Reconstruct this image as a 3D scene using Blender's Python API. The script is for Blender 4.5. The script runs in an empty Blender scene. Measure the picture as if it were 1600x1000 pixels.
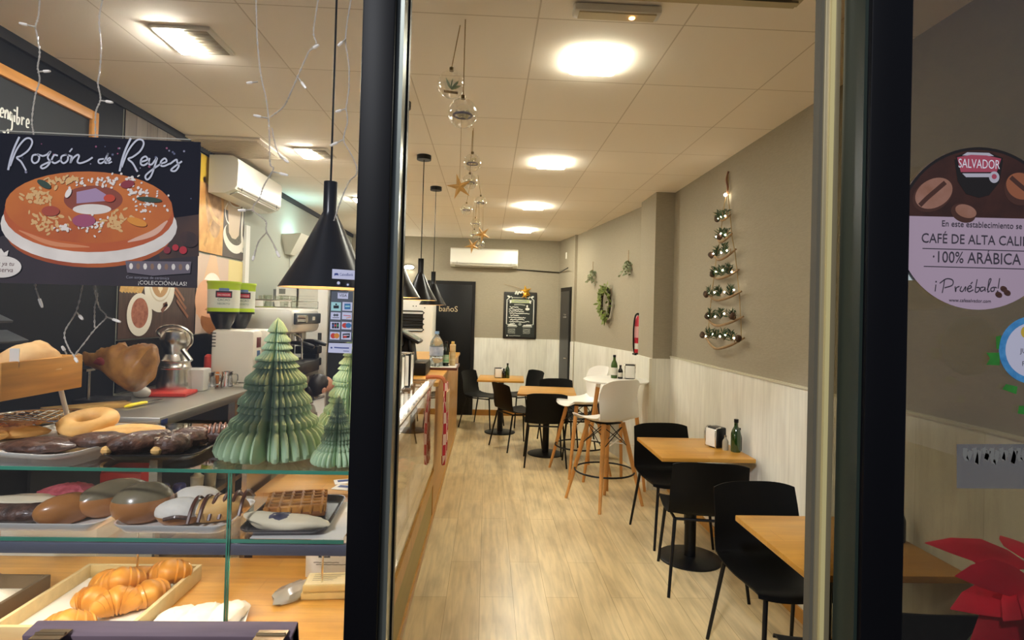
import bpy, bmesh, math, random
import numpy as np
from mathutils import Vector, Matrix, noise
random.seed(7)
C = bpy.context.scene.collection
PI = math.pi
rad = math.radians
# ------------------------------------------------------------------ camera
F, YAW, PITCH, ROLL, PY = 890.7, .0422, .0134, .0276, 479.5
EYE = Vector((0, 0, 1.62))
fw = Vector((math.sin(YAW)*math.cos(PITCH), math.cos(YAW)*math.cos(PITCH), math.sin(PITCH)))
r0 = Vector((math.cos(YAW), -math.sin(YAW), 0)); u0 = r0.cross(fw)
RT = r0*math.cos(ROLL)+u0*math.sin(ROLL); UP = -r0*math.sin(ROLL)+u0*math.cos(ROLL)
cam = bpy.data.cameras.new('camera'); co = bpy.data.objects.new('camera', cam); C.objects.link(co)
cam.sensor_width = 36; cam.lens = F/1600*36; cam.shift_y = (PY-500)/1600; cam.clip_start = .02
m4 = Matrix((RT, UP, -fw)).transposed().to_4x4(); m4.translation = EYE; co.matrix_world = m4
bpy.context.scene.camera = co
def at(px, py, X=None, Y=None, Z=None):
    """survey helper: a point of the photograph on a wall, shelf or floor plane of the room, in metres"""
    d = fw+RT*((px-800)/F)+UP*((PY-py)/F)
    t = X/d.x if X is not None else (Y/d.y if Y is not None else (Z-EYE.z)/d.z)
    return EYE+d*t
# ------------------------------------------------------------------ light
sc = bpy.context.scene
sc.view_settings.view_transform = 'Standard'; sc.view_settings.look = 'None'
sc.view_settings.gamma = 1; sc.view_settings.use_curve_mapping = False
sc.view_settings.exposure = 1.68
sc.cycles.use_denoising = True; sc.cycles.transparent_max_bounces = 24; sc.cycles.max_bounces = 9
sc.cycles.sample_clamp_indirect = 6
W = bpy.data.worlds.new('night'); sc.world = W; W.use_nodes = True
W.node_tree.nodes['Background'].inputs[0].default_value = (.045, .05, .065, 1)
W.node_tree.nodes['Background'].inputs[1].default_value = 1.0
PANEL, PEND = 34.0, 16.0
def area(name, loc, size, power, col, target):
    l = bpy.data.lights.new(name, 'AREA'); l.size = size; l.energy = power; l.color = col
    o = bpy.data.objects.new(name, l); C.objects.link(o); o.location = loc
    o.rotation_euler = (Vector(target)-Vector(loc)).to_track_quat('-Z', 'Y').to_euler(); return o
area('street_light', (-2.6, -4.2, 6.2), .6, 150, (.93, .95, 1), (-.3, 1.2, 1.4))
# ------------------------------------------------------------------ materials
MATS = {}
def lin(h):
    h = h.lstrip('#'); c = [int(h[i:i+2], 16)/255 for i in (0, 2, 4)]
    return tuple(x/12.92 if x <= .04045 else ((x+.055)/1.055)**2.4 for x in c)+(1,)
def M(name, col='#888888', rough=.5, metal=0, var=0, scale=8, stretch=(1, 1, 1), bump=0, trans=0, emit=None, es=1, col2=None, coat=0, spec=.5, sss=0):
    if name in MATS: return MATS[name]
    m = bpy.data.materials.new(name); m.use_nodes = True; nt = m.node_tree; b = nt.nodes['Principled BSDF']
    c = lin(col); b.inputs['Base Color'].default_value = c; b.inputs['Roughness'].default_value = rough
    b.inputs['Metallic'].default_value = metal; b.inputs['Specular IOR Level'].default_value = spec
    if coat: b.inputs['Coat Weight'].default_value = coat; b.inputs['Coat Roughness'].default_value = .12
    if trans: b.inputs['Transmission Weight'].default_value = trans; b.inputs['IOR'].default_value = 1.45
    if sss: b.inputs['Subsurface Weight'].default_value = sss; b.inputs['Subsurface Radius'].default_value = (.02, .01, .005)
    if emit: b.inputs['Emission Color'].default_value = tuple(emit)+(1,); b.inputs['Emission Strength'].default_value = es
    if var or bump or col2:
        tc = nt.nodes.new('ShaderNodeTexCoord'); mp = nt.nodes.new('ShaderNodeMapping'); mp.inputs['Scale'].default_value = stretch
        n = nt.nodes.new('ShaderNodeTexNoise'); n.inputs['Scale'].default_value = scale; n.inputs['Detail'].default_value = 6
        nt.links.new(tc.outputs['Object'], mp.inputs[0]); nt.links.new(mp.outputs[0], n.inputs['Vector'])
        if var or col2:
            r = nt.nodes.new('ShaderNodeValToRGB'); r.color_ramp.elements[0].position = .3; r.color_ramp.elements[1].position = .7
            c2 = lin(col2) if col2 else tuple(min(1, x*(1+var)) for x in c[:3])+(1,)
            c1 = c if col2 else tuple(x*(1-var) for x in c[:3])+(1,)
            r.color_ramp.elements[0].color = c1; r.color_ramp.elements[1].color = c2
            nt.links.new(n.outputs['Fac'], r.inputs[0]); nt.links.new(r.outputs[0], b.inputs['Base Color'])
        if bump:
            bp = nt.nodes.new('ShaderNodeBump'); bp.inputs['Strength'].default_value = min(1, bump); bp.inputs['Distance'].default_value = .01
            nt.links.new(n.outputs['Fac'], bp.inputs['Height']); nt.links.new(bp.outputs[0], b.inputs['Normal'])
    MATS[name] = m; return m
def glass(name, tint=(1, 1, 1), refl=1.0, base=.04):
    if name in MATS: return MATS[name]
    m = bpy.data.materials.new(name); m.use_nodes = True; nt = m.node_tree; nt.nodes.clear()
    o = nt.nodes.new('ShaderNodeOutputMaterial'); t = nt.nodes.new('ShaderNodeBsdfTransparent'); t.inputs[0].default_value = tint+(1,)
    g = nt.nodes.new('ShaderNodeBsdfGlossy'); g.inputs['Roughness'].default_value = 0; g.inputs[0].default_value = (refl, refl, refl, 1)
    x = nt.nodes.new('ShaderNodeMixShader')
    # the same reflectance from both sides of a pane: use the angle to the face
    ge = nt.nodes.new('ShaderNodeNewGeometry'); lw = nt.nodes.new('ShaderNodeLayerWeight'); lw.inputs[0].default_value = .5
    pw = nt.nodes.new('ShaderNodeMath'); pw.operation = 'POWER'; pw.inputs[1].default_value = 4.2
    ma = nt.nodes.new('ShaderNodeMath'); ma.operation = 'MULTIPLY_ADD'; ma.inputs[1].default_value = .9; ma.inputs[2].default_value = base
    nt.links.new(lw.outputs['Facing'], pw.inputs[0]); nt.links.new(pw.outputs[0], ma.inputs[0]); nt.links.new(ma.outputs[0], x.inputs[0])
    nt.links.new(t.outputs[0], x.inputs[1]); nt.links.new(g.outputs[0], x.inputs[2]); nt.links.new(x.outputs[0], o.inputs[0])
    MATS[name] = m; return m
def planks(name, c1, c2, c3, axis, w, l, rough, grain=.5, mortar=.004, offs=.37):
    m = bpy.data.materials.new(name); m.use_nodes = True; nt = m.node_tree; b = nt.nodes['Principled BSDF']; b.inputs['Roughness'].default_value = rough
    N = nt.nodes.new; L = nt.links.new
    tc = N('ShaderNodeTexCoord'); sp = N('ShaderNodeSeparateXYZ'); cb = N('ShaderNodeCombineXYZ')
    L(tc.outputs['Object'], sp.inputs[0]); a, bb = axis           # a: along the plank, bb: across
    L(sp.outputs[a], cb.inputs[0]); L(sp.outputs[bb], cb.inputs[1])
    br = N('ShaderNodeTexBrick'); br.inputs['Scale'].default_value = 1; br.inputs['Brick Width'].default_value = l; br.inputs['Row Height'].default_value = w
    br.inputs['Mortar Size'].default_value = mortar; br.inputs['Mortar Smooth'].default_value = .3; br.offset = offs; br.inputs['Bias'].default_value = 0
    br.inputs['Color1'].default_value = lin(c1); br.inputs['Color2'].default_value = lin(c2); br.inputs['Mortar'].default_value = lin(c3)
    L(cb.outputs[0], br.inputs['Vector'])
    mp = N('ShaderNodeMapping'); mp.inputs['Scale'].default_value = (1.6, 22, 1); L(cb.outputs[0], mp.inputs[0])
    n = N('ShaderNodeTexNoise'); n.inputs['Scale'].default_value = 1.6; n.inputs['Detail'].default_value = 8; n.inputs['Distortion'].default_value = .6; L(mp.outputs[0], n.inputs['Vector'])
    mp2 = N('ShaderNodeMapping'); mp2.inputs['Scale'].default_value = (1.5, 5, 1); L(cb.outputs[0], mp2.inputs[0])
    n2 = N('ShaderNodeTexNoise'); n2.inputs['Scale'].default_value = 1.7; n2.inputs['Detail'].default_value = 3; L(mp2.outputs[0], n2.inputs['Vector'])
    r = N('ShaderNodeValToRGB'); r.color_ramp.elements[0].position = .32; r.color_ramp.elements[1].position = .6
    r.color_ramp.elements[0].color = (1-grain*.5,)*3+(1,); r.color_ramp.elements[1].color = (1, 1, 1, 1); L(n.outputs['Fac'], r.inputs[0])
    r2 = N('ShaderNodeValToRGB'); r2.color_ramp.elements[0].position = .3; r2.color_ramp.elements[1].position = .55
    r2.color_ramp.elements[0].color = (1-grain*.55, 1-grain*.6, 1-grain*.65, 1); r2.color_ramp.elements[1].color = (1, 1, 1, 1); L(n2.outputs['Fac'], r2.inputs[0])
    x = N('ShaderNodeMix'); x.data_type = 'RGBA'; x.blend_type = 'MULTIPLY'; x.inputs[0].default_value = 1
    L(br.outputs['Color'], x.inputs[6]); L(r.outputs[0], x.inputs[7])
    y = N('ShaderNodeMix'); y.data_type = 'RGBA'; y.blend_type = 'MULTIPLY'; y.inputs[0].default_value = 1
    L(x.outputs[2], y.inputs[6]); L(r2.outputs[0], y.inputs[7]); L(y.outputs[2], b.inputs['Base Color'])
    MATS[name] = m; return m
def tiles(name, c, cl, x0, y0, s):
    m = bpy.data.materials.new(name); m.use_nodes = True; nt = m.node_tree; b = nt.nodes['Principled BSDF']; b.inputs['Roughness'].default_value = .9
    N = nt.nodes.new; L = nt.links.new
    tc = N('ShaderNodeTexCoord'); mp = N('ShaderNodeMapping'); mp.inputs['Location'].default_value = (-x0, -y0, 0); L(tc.outputs['Object'], mp.inputs[0])
    br = N('ShaderNodeTexBrick'); br.offset = 0; br.inputs['Scale'].default_value = 1; br.inputs['Brick Width'].default_value = s; br.inputs['Row Height'].default_value = s
    br.inputs['Mortar Size'].default_value = .004; br.inputs['Mortar Smooth'].default_value = .4
    br.inputs['Color1'].default_value = lin(c); br.inputs['Color2'].default_value = tuple(x*.965 for x in lin(c)[:3])+(1,); br.inputs['Mortar'].default_value = lin(cl)
    L(mp.outputs[0], br.inputs['Vector']); L(br.outputs['Color'], b.inputs['Base Color'])
    n = N('ShaderNodeTexNoise'); n.inputs['Scale'].default_value = 160; L(tc.outputs['Object'], n.inputs['Vector'])
    bp = N('ShaderNodeBump'); bp.inputs['Strength'].default_value = .15; bp.inputs['Distance'].default_value = .004; L(n.outputs['Fac'], bp.inputs['Height']); L(bp.outputs[0], b.inputs['Normal'])
    MATS[name] = m; return m
FLOOR = planks('laminate_floor', '#e2cc9e', '#d6bc8a', '#a88e60', (1, 0), .19, 1.25, .32, .42, .0015)
WAIN = planks('whitewashed_boards', '#ebe8dc', '#dfdccd', '#cfcbba', (2, 1), .32, 3.0, .5, .2, .002)
WAINX = planks('whitewashed_boards_back', '#ebe8dc', '#dfdccd', '#cfcbba', (2, 0), .32, 3.0, .5, .2, .002)
OAK = planks('oak_top', '#c9943f', '#bf8836', '#9c6a28', (0, 1), .12, .6, .35, .3, .0008)
OAKV = planks('oak_front', '#c68f45', '#b98138', '#94622a', (1, 2), .35, 2.4, .35, .25, .001)
DECK = planks('deck_boards', '#e0a850', '#d69c44', '#bb8232', (0, 1), .1, .8, .4, .35, .0008)
MURALW = planks('grey_old_wood', '#8c7f70', '#746657', '#4a4038', (2, 1), .11, 1.6, .6, .5, .003)
TAUPE = M('taupe_wallpaper', '#998f7b', .85, var=.05, scale=30, stretch=(1, 1, 4), bump=.12)
CEIL = tiles('ceiling_tiles', '#faf0e0', '#d6c8b3', .171, 2.293, .6)
BLACKWALL = M('black_wall', '#07080b', .6, var=.15, scale=3, spec=.2)
PALEWALL = M('pale_wall', '#9fa294', .8)
ALU = M('black_frame', '#07070b', .5, spec=.18)
CHAMP = M('champagne_aluminium', '#b7a883', .35, metal=.55)
GREYALU = M('satin_aluminium', '#8b9088', .3, metal=.8)
GLASS = glass('clear_glass')
WGLASS = glass('window_glass')
DGLASS = glass('double_pane_glass', (.66, .64, .57))
GEDGE = M('glass_edge_green', '#3f8c74', .15, var=.2, scale=5, spec=.8)
BLK = M('black_plastic', '#08080a', .42, spec=.3)
BLKM = M('black_metal', '#0d0d0f', .4, spec=.3)
BLKS = M('pendant_black', '#1a1a1d', .28, metal=.5)
WHT = M('white_plastic', '#e8e4da', .35)
WHITEP = M('white_paper', '#efece4', .8)
STEEL = M('brushed_steel', '#b9b6ae', .25, metal=1)
CHROME = M('chrome', '#e6e4e0', .13, metal=1)
WOODLEG = M('beech_leg', '#c98f4d', .45, var=.15, scale=4, stretch=(8, 8, 1))
PALEWOOD = M('pale_wood', '#d8c595', .55, var=.1, scale=5, stretch=(1, 6, 6))
CRATEW = M('crate_wood', '#c8892f', .5, var=.18, scale=4, stretch=(8, 1, 12))
RED = M('red_plastic', '#c8372b', .4)
YEL = M('yellow_plastic', '#f0d51c', .35)
GRN = M('paper_green', '#b4cfa8', .85, var=.06, scale=10)
CHOC = M('chocolate', '#33201a', .4, col2='#6b4a3c', scale=45, bump=.8, coat=.15)
BREAD = M('baked_bread', '#f0c47c', .6, col2='#d39a4c', scale=11, bump=.4)
CRUST = M('loaf_crust', '#ecc68c', .75, col2='#cf9350', scale=7, bump=.8)
PASTRY = M('glazed_pastry', '#cf8f3a', .35, col2='#a9641f', scale=14, bump=.3, coat=.3)
CROIS = M('croissant', '#dfa243', .4, col2='#b87420', scale=10, bump=.3, coat=.2)
BUN = M('bun', '#c98a4a', .3, col2='#9a5f2c', scale=3.2, coat=.35)
BUNTOP = M('bun_icing', '#8d8468', .25, col2='#7a6a4d', scale=5, coat=.4)
SUGAR = M('icing_sugar', '#f0ebdf', .9, var=.08, scale=30, bump=.4)
PINK = M('pink_icing', '#c9606a', .6, col2='#a53c48', scale=60, bump=.6)
CREAM = M('cream', '#efe3c4', .6)
TRAYW = M('white_tray', '#e9e7e2', .25, coat=.2)
TRAYB = M('black_tray', '#191b1d', .22)
# ------------------------------------------------------------------ mesh builder
def basis(d):
    d = Vector(d).normalized(); a = Vector((0, 0, 1)) if abs(d.z) < .95 else Vector((1, 0, 0))
    u = d.cross(a).normalized(); return u, d.cross(u).normalized()
def spline(pts, k=6):
    pts = [Vector(p) for p in pts]
    if len(pts) < 3: return pts
    out = []
    for i in range(len(pts)-1):
        a = pts[i-1] if i else pts[0]*2-pts[1]; b, c = pts[i], pts[i+1]; d = pts[i+2] if i+2 < len(pts) else c*2-b
        for j in range(k):
            t = j/k; out.append(.5*((2*b)+(c-a)*t+(2*a-5*b+4*c-d)*t*t+(3*b-a-3*c+d)*t**3))
    return out+[pts[-1]]
TXT = {}
def text_mesh(s):
    if s in TXT: return TXT[s]
    cu = bpy.data.curves.new('t', 'FONT'); cu.body = s; cu.size = 1; cu.resolution_u = 3
    o = bpy.data.objects.new('t', cu); C.objects.link(o); bpy.context.view_layer.update()
    me = bpy.data.meshes.new_from_object(o.evaluated_get(bpy.context.evaluated_depsgraph_get()))
    v = [(p.co.x, p.co.y) for p in me.vertices]; f = [tuple(p.vertices) for p in me.polygons]
    bpy.data.objects.remove(o); bpy.data.curves.remove(cu); bpy.data.meshes.remove(me)
    TXT[s] = (v, f); return TXT[s]
class B:
    def __init__(s): s.v = []; s.f = []; s.m = []; s.mats = []
    def mi(s, m):
        if m not in s.mats: s.mats.append(m)
        return s.mats.index(m)
    def add(s, v, f, m, T=None):
        n = len(s.v); k = s.mi(m)
        s.v += [tuple(T @ Vector(p)) if T else tuple(p) for p in v]; s.f += [tuple(i+n for i in q) for q in f]; s.m += [k]*len(f)
        return s
    def box(s, c, d, m, bev=0, rot=None, seg=2):
        T = Matrix.Translation(Vector(c)) @ (rot if rot else Matrix())
        x, y, z = d[0]/2, d[1]/2, d[2]/2
        if not bev:
            v = [(-x, -y, -z), (x, -y, -z), (x, y, -z), (-x, y, -z), (-x, -y, z), (x, -y, z), (x, y, z), (-x, y, z)]
            f = [(3, 2, 1, 0), (4, 5, 6, 7), (0, 1, 5, 4), (1, 2, 6, 5), (2, 3, 7, 6), (3, 0, 4, 7)]
            return s.add(v, f, m, T)
        bm = bmesh.new(); bmesh.ops.create_cube(bm, size=1)
        for p in bm.verts: p.co = Vector((p.co.x*d[0], p.co.y*d[1], p.co.z*d[2]))
        bmesh.ops.bevel(bm, geom=bm.edges[:], offset=min(bev, min(d)*.49), segments=seg, affect='EDGES', profile=.5)
        bm.verts.index_update(); v = [p.co.copy() for p in bm.verts]; f = [[q.index for q in a.verts] for a in bm.faces]; bm.free()
        return s.add(v, f, m, T)
    def span(s, a, b, m, bev=0, seg=2):
        a, b = Vector(a), Vector(b); return s.box((a+b)/2, [abs(x) for x in (b-a)], m, bev, None, seg)
    def tube(s, pts, r, m, n=8, closed=False, cap=True, flat=1):
        pts = [Vector(p) for p in pts]; N = len(pts); R = r if isinstance(r, (list, tuple)) else [r]*N
        v = []; u = None
        for i, p in enumerate(pts):
            d = (pts[(i+1) % N]-pts[i-1]) if closed else (pts[min(i+1, N-1)]-pts[max(i-1, 0)])
            if d.length < 1e-9: d = Vector((0, 0, 1))
            d.normalize()
            if u is None: u, w = basis(d)
            else:
                u = u-d*u.dot(d)
                if u.length < 1e-6: u, w = basis(d)
                u.normalize(); w = d.cross(u)
            for k in range(n):
                a = 2*PI*k/n; v.append(p+u*(math.cos(a)*R[i])+w*(math.sin(a)*R[i]*flat))
        f = []
        for i in range(N if closed else N-1):
            for k in range(n):
                a, b = i*n+k, i*n+(k+1) % n; j = (i+1) % N
                f.append((a, b, j*n+(k+1) % n, j*n+k))
        if cap and not closed: f += [tuple(range(n))[::-1], tuple((N-1)*n+k for k in range(n))]
        return s.add(v, f, m)
    def cyl(s, a, b, r, m, r2=None, n=20): return s.tube([a, b], [r, r if r2 is None else r2], m, n)
    def lathe(s, prof, m, c=(0, 0, 0), n=28, T=None, fn=None):
        v = []; f = []; P = len(prof)
        for i in range(n):
            a = 2*PI*i/n
            for r, z in prof:
                if fn: r = r*fn(a, z)
                v.append((c[0]+r*math.cos(a), c[1]+r*math.sin(a), c[2]+z))
        for i in range(n):
            j = (i+1) % n
            for k in range(P-1): f.append((i*P+k, j*P+k, j*P+k+1, i*P+k+1))
        return s.add(v, f, m, T)
    def blob(s, c, r, m, amp=.06, seed=0, n=20, fr=2.0, rot=0, flat=None, fn=None, T=None, m2=None, sel=None):
        v = []; h = n//2; S = Vector((seed*3.1, seed*7.7, seed*1.3))
        rotm = Matrix.Rotation(rot, 3, 'Z')
        for i in range(h+1):
            t = PI*i/h
            for k in range(n):
                a = 2*PI*k/n; p = Vector((math.sin(t)*math.cos(a), math.sin(t)*math.sin(a), math.cos(t)))
                q = p*(1+amp*noise.noise(p*fr+S)+amp*.5*noise.noise(p*fr*2.7+S))
                q = Vector((q.x*r[0], q.y*r[1], q.z*r[2]))
                if fn: q = fn(q, p)
                if flat is not None and q.z < -flat*r[2]: q.z = -flat*r[2]
                v.append(rotm @ q+Vector(c))
        f = []; f2 = []
        for i in range(h):
            for k in range(n):
                q = (i*n+k, (i+1)*n+k, (i+1)*n+(k+1) % n, i*n+(k+1) % n)
                (f2 if (m2 and sel and sel(i/h, k/n)) else f).append(q)
        if not f2: return s.add(v, f, m, T)
        n0 = len(s.v); s.add(v, f, m, T); k = s.mi(m2); s.f += [tuple(i+n0 for i in q) for q in f2]; s.m += [k]*len(f2)
        return s
    def grid(s, fn, nu, nv, m, th=0):
        P = [[Vector(fn(i/nu, j/nv)) for j in range(nv+1)] for i in range(nu+1)]
        W1 = nv+1
        v = [p for r in P for p in r]; f = [(i*W1+j, (i+1)*W1+j, (i+1)*W1+j+1, i*W1+j+1) for i in range(nu) for j in range(nv)]
        if th:
            n0 = len(v); w = []
            for i in range(nu+1):
                for j in range(nv+1):
                    a = P[min(i+1, nu)][j]-P[max(i-1, 0)][j]; b = P[i][min(j+1, nv)]-P[i][max(j-1, 0)]
                    c = a.cross(b); c = c.normalized() if c.length > 1e-12 else Vector((0, 0, 1)); w.append(P[i][j]+c*th)
            v = v+w; f = f+[tuple(x+n0 for x in q[::-1]) for q in f]
            rim = [i*W1 for i in range(nu+1)]+[nu*W1+j for j in range(1, nv+1)]+[i*W1+nv for i in range(nu-1, -1, -1)]+[j for j in range(nv-1, 0, -1)]
            for k in range(len(rim)):
                a, b = rim[k], rim[(k+1) % len(rim)]; f.append((a, b, b+n0, a+n0))
        return s.add(v, f, m)
    def text(s, t, size, fr, m, al=0, depth=.0004, shear=0, wide=1):
        O, U, V, N = [Vector(x) for x in fr]
        v, f = text_mesh(t)
        if not v: return s
        x0, x1 = min(p[0] for p in v), max(p[0] for p in v); dx = -(x0 if al < 0 else x1 if al > 0 else (x0+x1)/2)
        return s.add([O+U*((x+dx+shear*y)*size*wide)+V*(y*size)+N*depth for x, y in v], f, m)
    def build(s, name, parent=None, loc=None, rz=0, sharp=38, mats=None):
        me = bpy.data.meshes.new(name); me.from_pydata([tuple(p) for p in s.v], [], s.f)
        for m in s.mats: me.materials.append(m)
        me.polygons.foreach_set('material_index', s.m)
        bm = bmesh.new(); bm.from_mesh(me); bmesh.ops.recalc_face_normals(bm, faces=bm.faces[:]); bm.to_mesh(me); bm.free()
        me.polygons.foreach_set('use_smooth', [True]*len(me.polygons)); me.set_sharp_from_angle(angle=rad(sharp)); me.update()
        o = bpy.data.objects.new(name, me); C.objects.link(o)
        if parent: o.parent = parent
        if loc: o.location = loc
        if rz: o.rotation_euler = (0, 0, rz)
        return o
def tag(o, label=None, cat=None, group=None, kind=None):
    if label: o['label'] = label
    if cat: o['category'] = cat
    if group: o['group'] = group
    if kind: o['kind'] = kind
    return o
def thing(name, label, cat, loc=(0, 0, 0), rz=0, group=None):
    o = bpy.data.objects.new(name, None); o.empty_display_size = .05; C.objects.link(o); o.location = loc; o.rotation_euler = (0, 0, rz)
    return tag(o, label, cat, group)
def item(name, label, cat, group, b, loc, rz=0): return tag(b.build(name, None, loc, rz), label, cat, group)
def struct(o, label=None): o['kind'] = 'structure'; return tag(o, label) if label else o
def dup(root, loc, rz=0, label=None, group=None):
    r = root.copy(); C.objects.link(r); r.location = loc; r.rotation_euler = (0, 0, rz)
    if label: r['label'] = label
    if group: r['group'] = group
    for ch in list(root.children):
        c = ch.copy(); C.objects.link(c); c.parent = r
        for g in list(ch.children):
            d = g.copy(); C.objects.link(d); d.parent = c
    return r
def line_frame(O, U, V): U, V = Vector(U).normalized(), Vector(V).normalized(); return (Vector(O), U, V, U.cross(V))
class Art:
    """flat printed sheet: shapes in sheet units laid in thin layers"""
    def __init__(s, b, O, U, V, N, sx=1, sy=1): s.b = b; s.O = Vector(O); s.U = Vector(U); s.V = Vector(V); s.N = Vector(N); s.sx = sx; s.sy = sy; s.k = 1
    def p(s, x, y): return s.O+s.U*(x*s.sx)+s.V*(y*s.sy)+s.N*(.00022*s.k)
    def poly(s, pts, m, up=True):
        s.b.add([s.p(*q) for q in pts], [tuple(range(len(pts)))], m); s.k += 1 if up else .04; return s
    def ell(s, x, y, rx, ry, m, rot=0, n=36, up=True, a0=0, a1=2*PI):
        ca, sa = math.cos(rot), math.sin(rot); pts = []
        for i in range(n):
            a = a0+(a1-a0)*i/(n if a1-a0 > 6.28 else n-1); u, w = rx*math.cos(a), ry*math.sin(a); pts.append((x+u*ca-w*sa, y+u*sa+w*ca))
        return s.poly(pts, m, up)
    def rect(s, x0, y0, x1, y1, m, up=True): return s.poly([(x0, y0), (x1, y0), (x1, y1), (x0, y1)], m, up)
    def stroke(s, pts, w, m, k=6, up=False, taper=0):
        q = spline([(a, b, 0) for a, b in pts], k); v = []; n = len(q)
        for i, p in enumerate(q):
            d = q[min(i+1, n-1)]-q[max(i-1, 0)]; d = d.normalized() if d.length else Vector((1, 0, 0)); t = Vector((-d.y, d.x, 0))
            ww = w*(1-taper*abs(2*i/(n-1)-1)**2)/2
            v += [s.p(p.x+t.x*ww, p.y+t.y*ww), s.p(p.x-t.x*ww, p.y-t.y*ww)]
        s.b.add(v, [(2*i, 2*i+1, 2*i+3, 2*i+2) for i in range(n-1)], m); s.k += up; return s
    def text(s, t, x, y, size, m, al=0, shear=0, wide=1):
        sg = 1 if s.sy > 0 else -1
        s.b.text(t, size*abs(s.sy), (s.p(x, y), s.U, s.V*sg, s.N), m, al, .0001, shear, wide); return s
# ------------------------------------------------------------------ the setting
XL, XR, YB, ZC, YW = -2.19, 1.755, 9.15, 2.825, 1.2
b = B(); b.span((XL-.15, YW-.06, -.1), (2.1, YB+.15, 0), FLOOR); struct(b.build('floor'), 'light oak laminate floor of long planks')
b = B(); b.span((-6, -6, -.14), (6, YW-.06, -.02), M('pavement', '#4d4a46', .8, var=.15, scale=20)); struct(b.build('pavement'))
b = B(); b.span((XL-.15, YW-.02, ZC), (2.1, YB+.15, ZC+.1), CEIL); struct(b.build('ceiling'), 'suspended ceiling of square cream tiles')
b = B(); b.span((XL-.12, YW-.05, 0), (XL, 3.46, ZC), BLACKWALL); b.span((XL-.12, 3.46, 0), (XL, YB+.1, ZC), PALEWALL)
b.span((XL, 3.465, 1.09), (XL+.012, 5.15, 1.40), M('black_splashback', '#101012', .2)); b.span((XL, 5.15, 1.0), (XL+.03, 5.23, 2.35), M('white_edge', '#dedcd2', .6)); struct(b.build('wall_left'))
b = B(); b.span((XR, YW-.05, 0), (XR+.12, 5.8, ZC), TAUPE); struct(b.build('wall_right'), 'taupe papered wall above whitewashed boards')
b = B(); b.span((XR-.012, YW+.02, .0), (XR, 5.35, 1.255), WAIN); b.span((XR-.018, YW+.02, 1.255), (XR, 5.35, 1.268), M('board_cap', '#c9c3ab', .5)); struct(b.build('trim_1'), 'whitewashed vertical board panelling on the right wall')
# pillar
b = B(); b.span((1.572, 5.35, 0), (1.85, 5.87, ZC), TAUPE); struct(b.build('pillar'), 'square taupe pillar against the right wall')
b = B(); b.span((1.558, 5.338, 0), (1.755, 5.35, 1.24), WAINX); b.span((1.558, 5.338, 0), (1.572, 5.87, 1.24), WAIN); b.span((1.54, 5.336, 0), (1.565, 5.35, 1.24), M('pale_corner', '#d9d3c0', .5)); struct(b.build('trim_2'))
# slanted far wall on the right, in two stretches
def slab(b, p, q, z0, z1, th, m):
    p, q = Vector((p[0], p[1], 0)), Vector((q[0], q[1], 0)); d = (q-p).normalized(); n = Vector((d.y, -d.x, 0))
    v = [p, q, q+n*th, p+n*th]; v = [(a.x, a.y, z0) for a in v]+[(a.x, a.y, z1) for a in v]
    b.add(v, [(3, 2, 1, 0), (4, 5, 6, 7), (0, 1, 5, 4), (1, 2, 6, 5), (2, 3, 7, 6), (3, 0, 4, 7)], m)
PA, PB, PC, PD = (1.69, 5.72), (1.30, 8.37), (1.27, 8.45), (1.125, 9.2)
b = B(); slab(b, PA, PB, 0, ZC, .1, TAUPE); slab(b, PC, PD, 0, ZC, .1, TAUPE); slab(b, (1.262, 8.36), (1.262, 8.46), 0, ZC, .12, TAUPE); struct(b.build('wall_far_right'))
b = B(); slab(b, (1.678, 5.72), (1.288, 8.36), 0, 1.245, .02, WAIN); slab(b, (1.255, 8.355), (1.255, 8.455), 0, 1.245, .02, WAIN); slab(b, (1.262, 8.46), (1.12, 9.15), 0, 1.235, .015, WAIN); struct(b.build('trim_3'))
b = B(); b.span((XL-.1, YB, 0), (1.4, YB+.1, ZC), TAUPE); struct(b.build('wall_back'), 'taupe back wall with white boards below')
b = B(); b.span((-.2, YB-.012, 0), (1.14, YB, 1.235), WAINX); struct(b.build('trim_4'))
b = B(); b.span((XR-.022, YW+.05, 0), (XR-.012, 5.33, .07), OAK); struct(b.build('baseboard_right'))
b = B(); b.span((-.2, YB-.03, 0), (1.12, YB-.012, .09), OAK); struct(b.build('baseboard_back'))
b = B(); b.span((XL, 1.3, ZC-.05), (XL+.022, YB, ZC), M('dark_ceiling_trim', '#0f0d0c', .7)); struct(b.build('trim_5'))
# doors at the back
DOORM = M('door_black', '#0c0c0e', .5, spec=.25)
d1 = B().span((-.97, YB-.03, 0), (-.205, YB, 2.13), M('door_frame_dark', '#141110', .5, spec=.3)).build('door_1'); struct(d1, 'black flush door of the toilets')
B().span((-.92, YB-.045, .01), (-.255, YB-.03, 2.07), DOORM, .004).build('door_panel', d1)
LETTER = M('door_letters', '#c9b48c', .5)
b = B(); b.text('bañoS', .125, line_frame((-.627, YB-.047, 1.64), (1, 0, 0), (0, 0, 1)), LETTER); b.build('door_lettering', d1)
dv = Vector((PD[0]-PC[0], PD[1]-PC[1], 0)).normalized()
b = B(); slab(b, (1.236, 8.52), (1.148, 9.0), 0, 2.06, .03, M('door_frame_dark')); d2 = b.build('door_2'); struct(d2, 'dark door in the far right wall')
b = B(); slab(b, (1.224, 8.56), (1.146, 8.97), .01, 2.0, .012, M('door_grey', '#26272a', .3)); b.build('door_panel', d2)
b = B(); b.box((1.195, 8.64, .98), (.05, .09, .02), STEEL, .006); b.build('door_handle', d2)
b = B(); a = Art(b, (1.185, 8.73, 1.62), -dv, (0, 0, 1), (-1, 0, 0))
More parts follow.
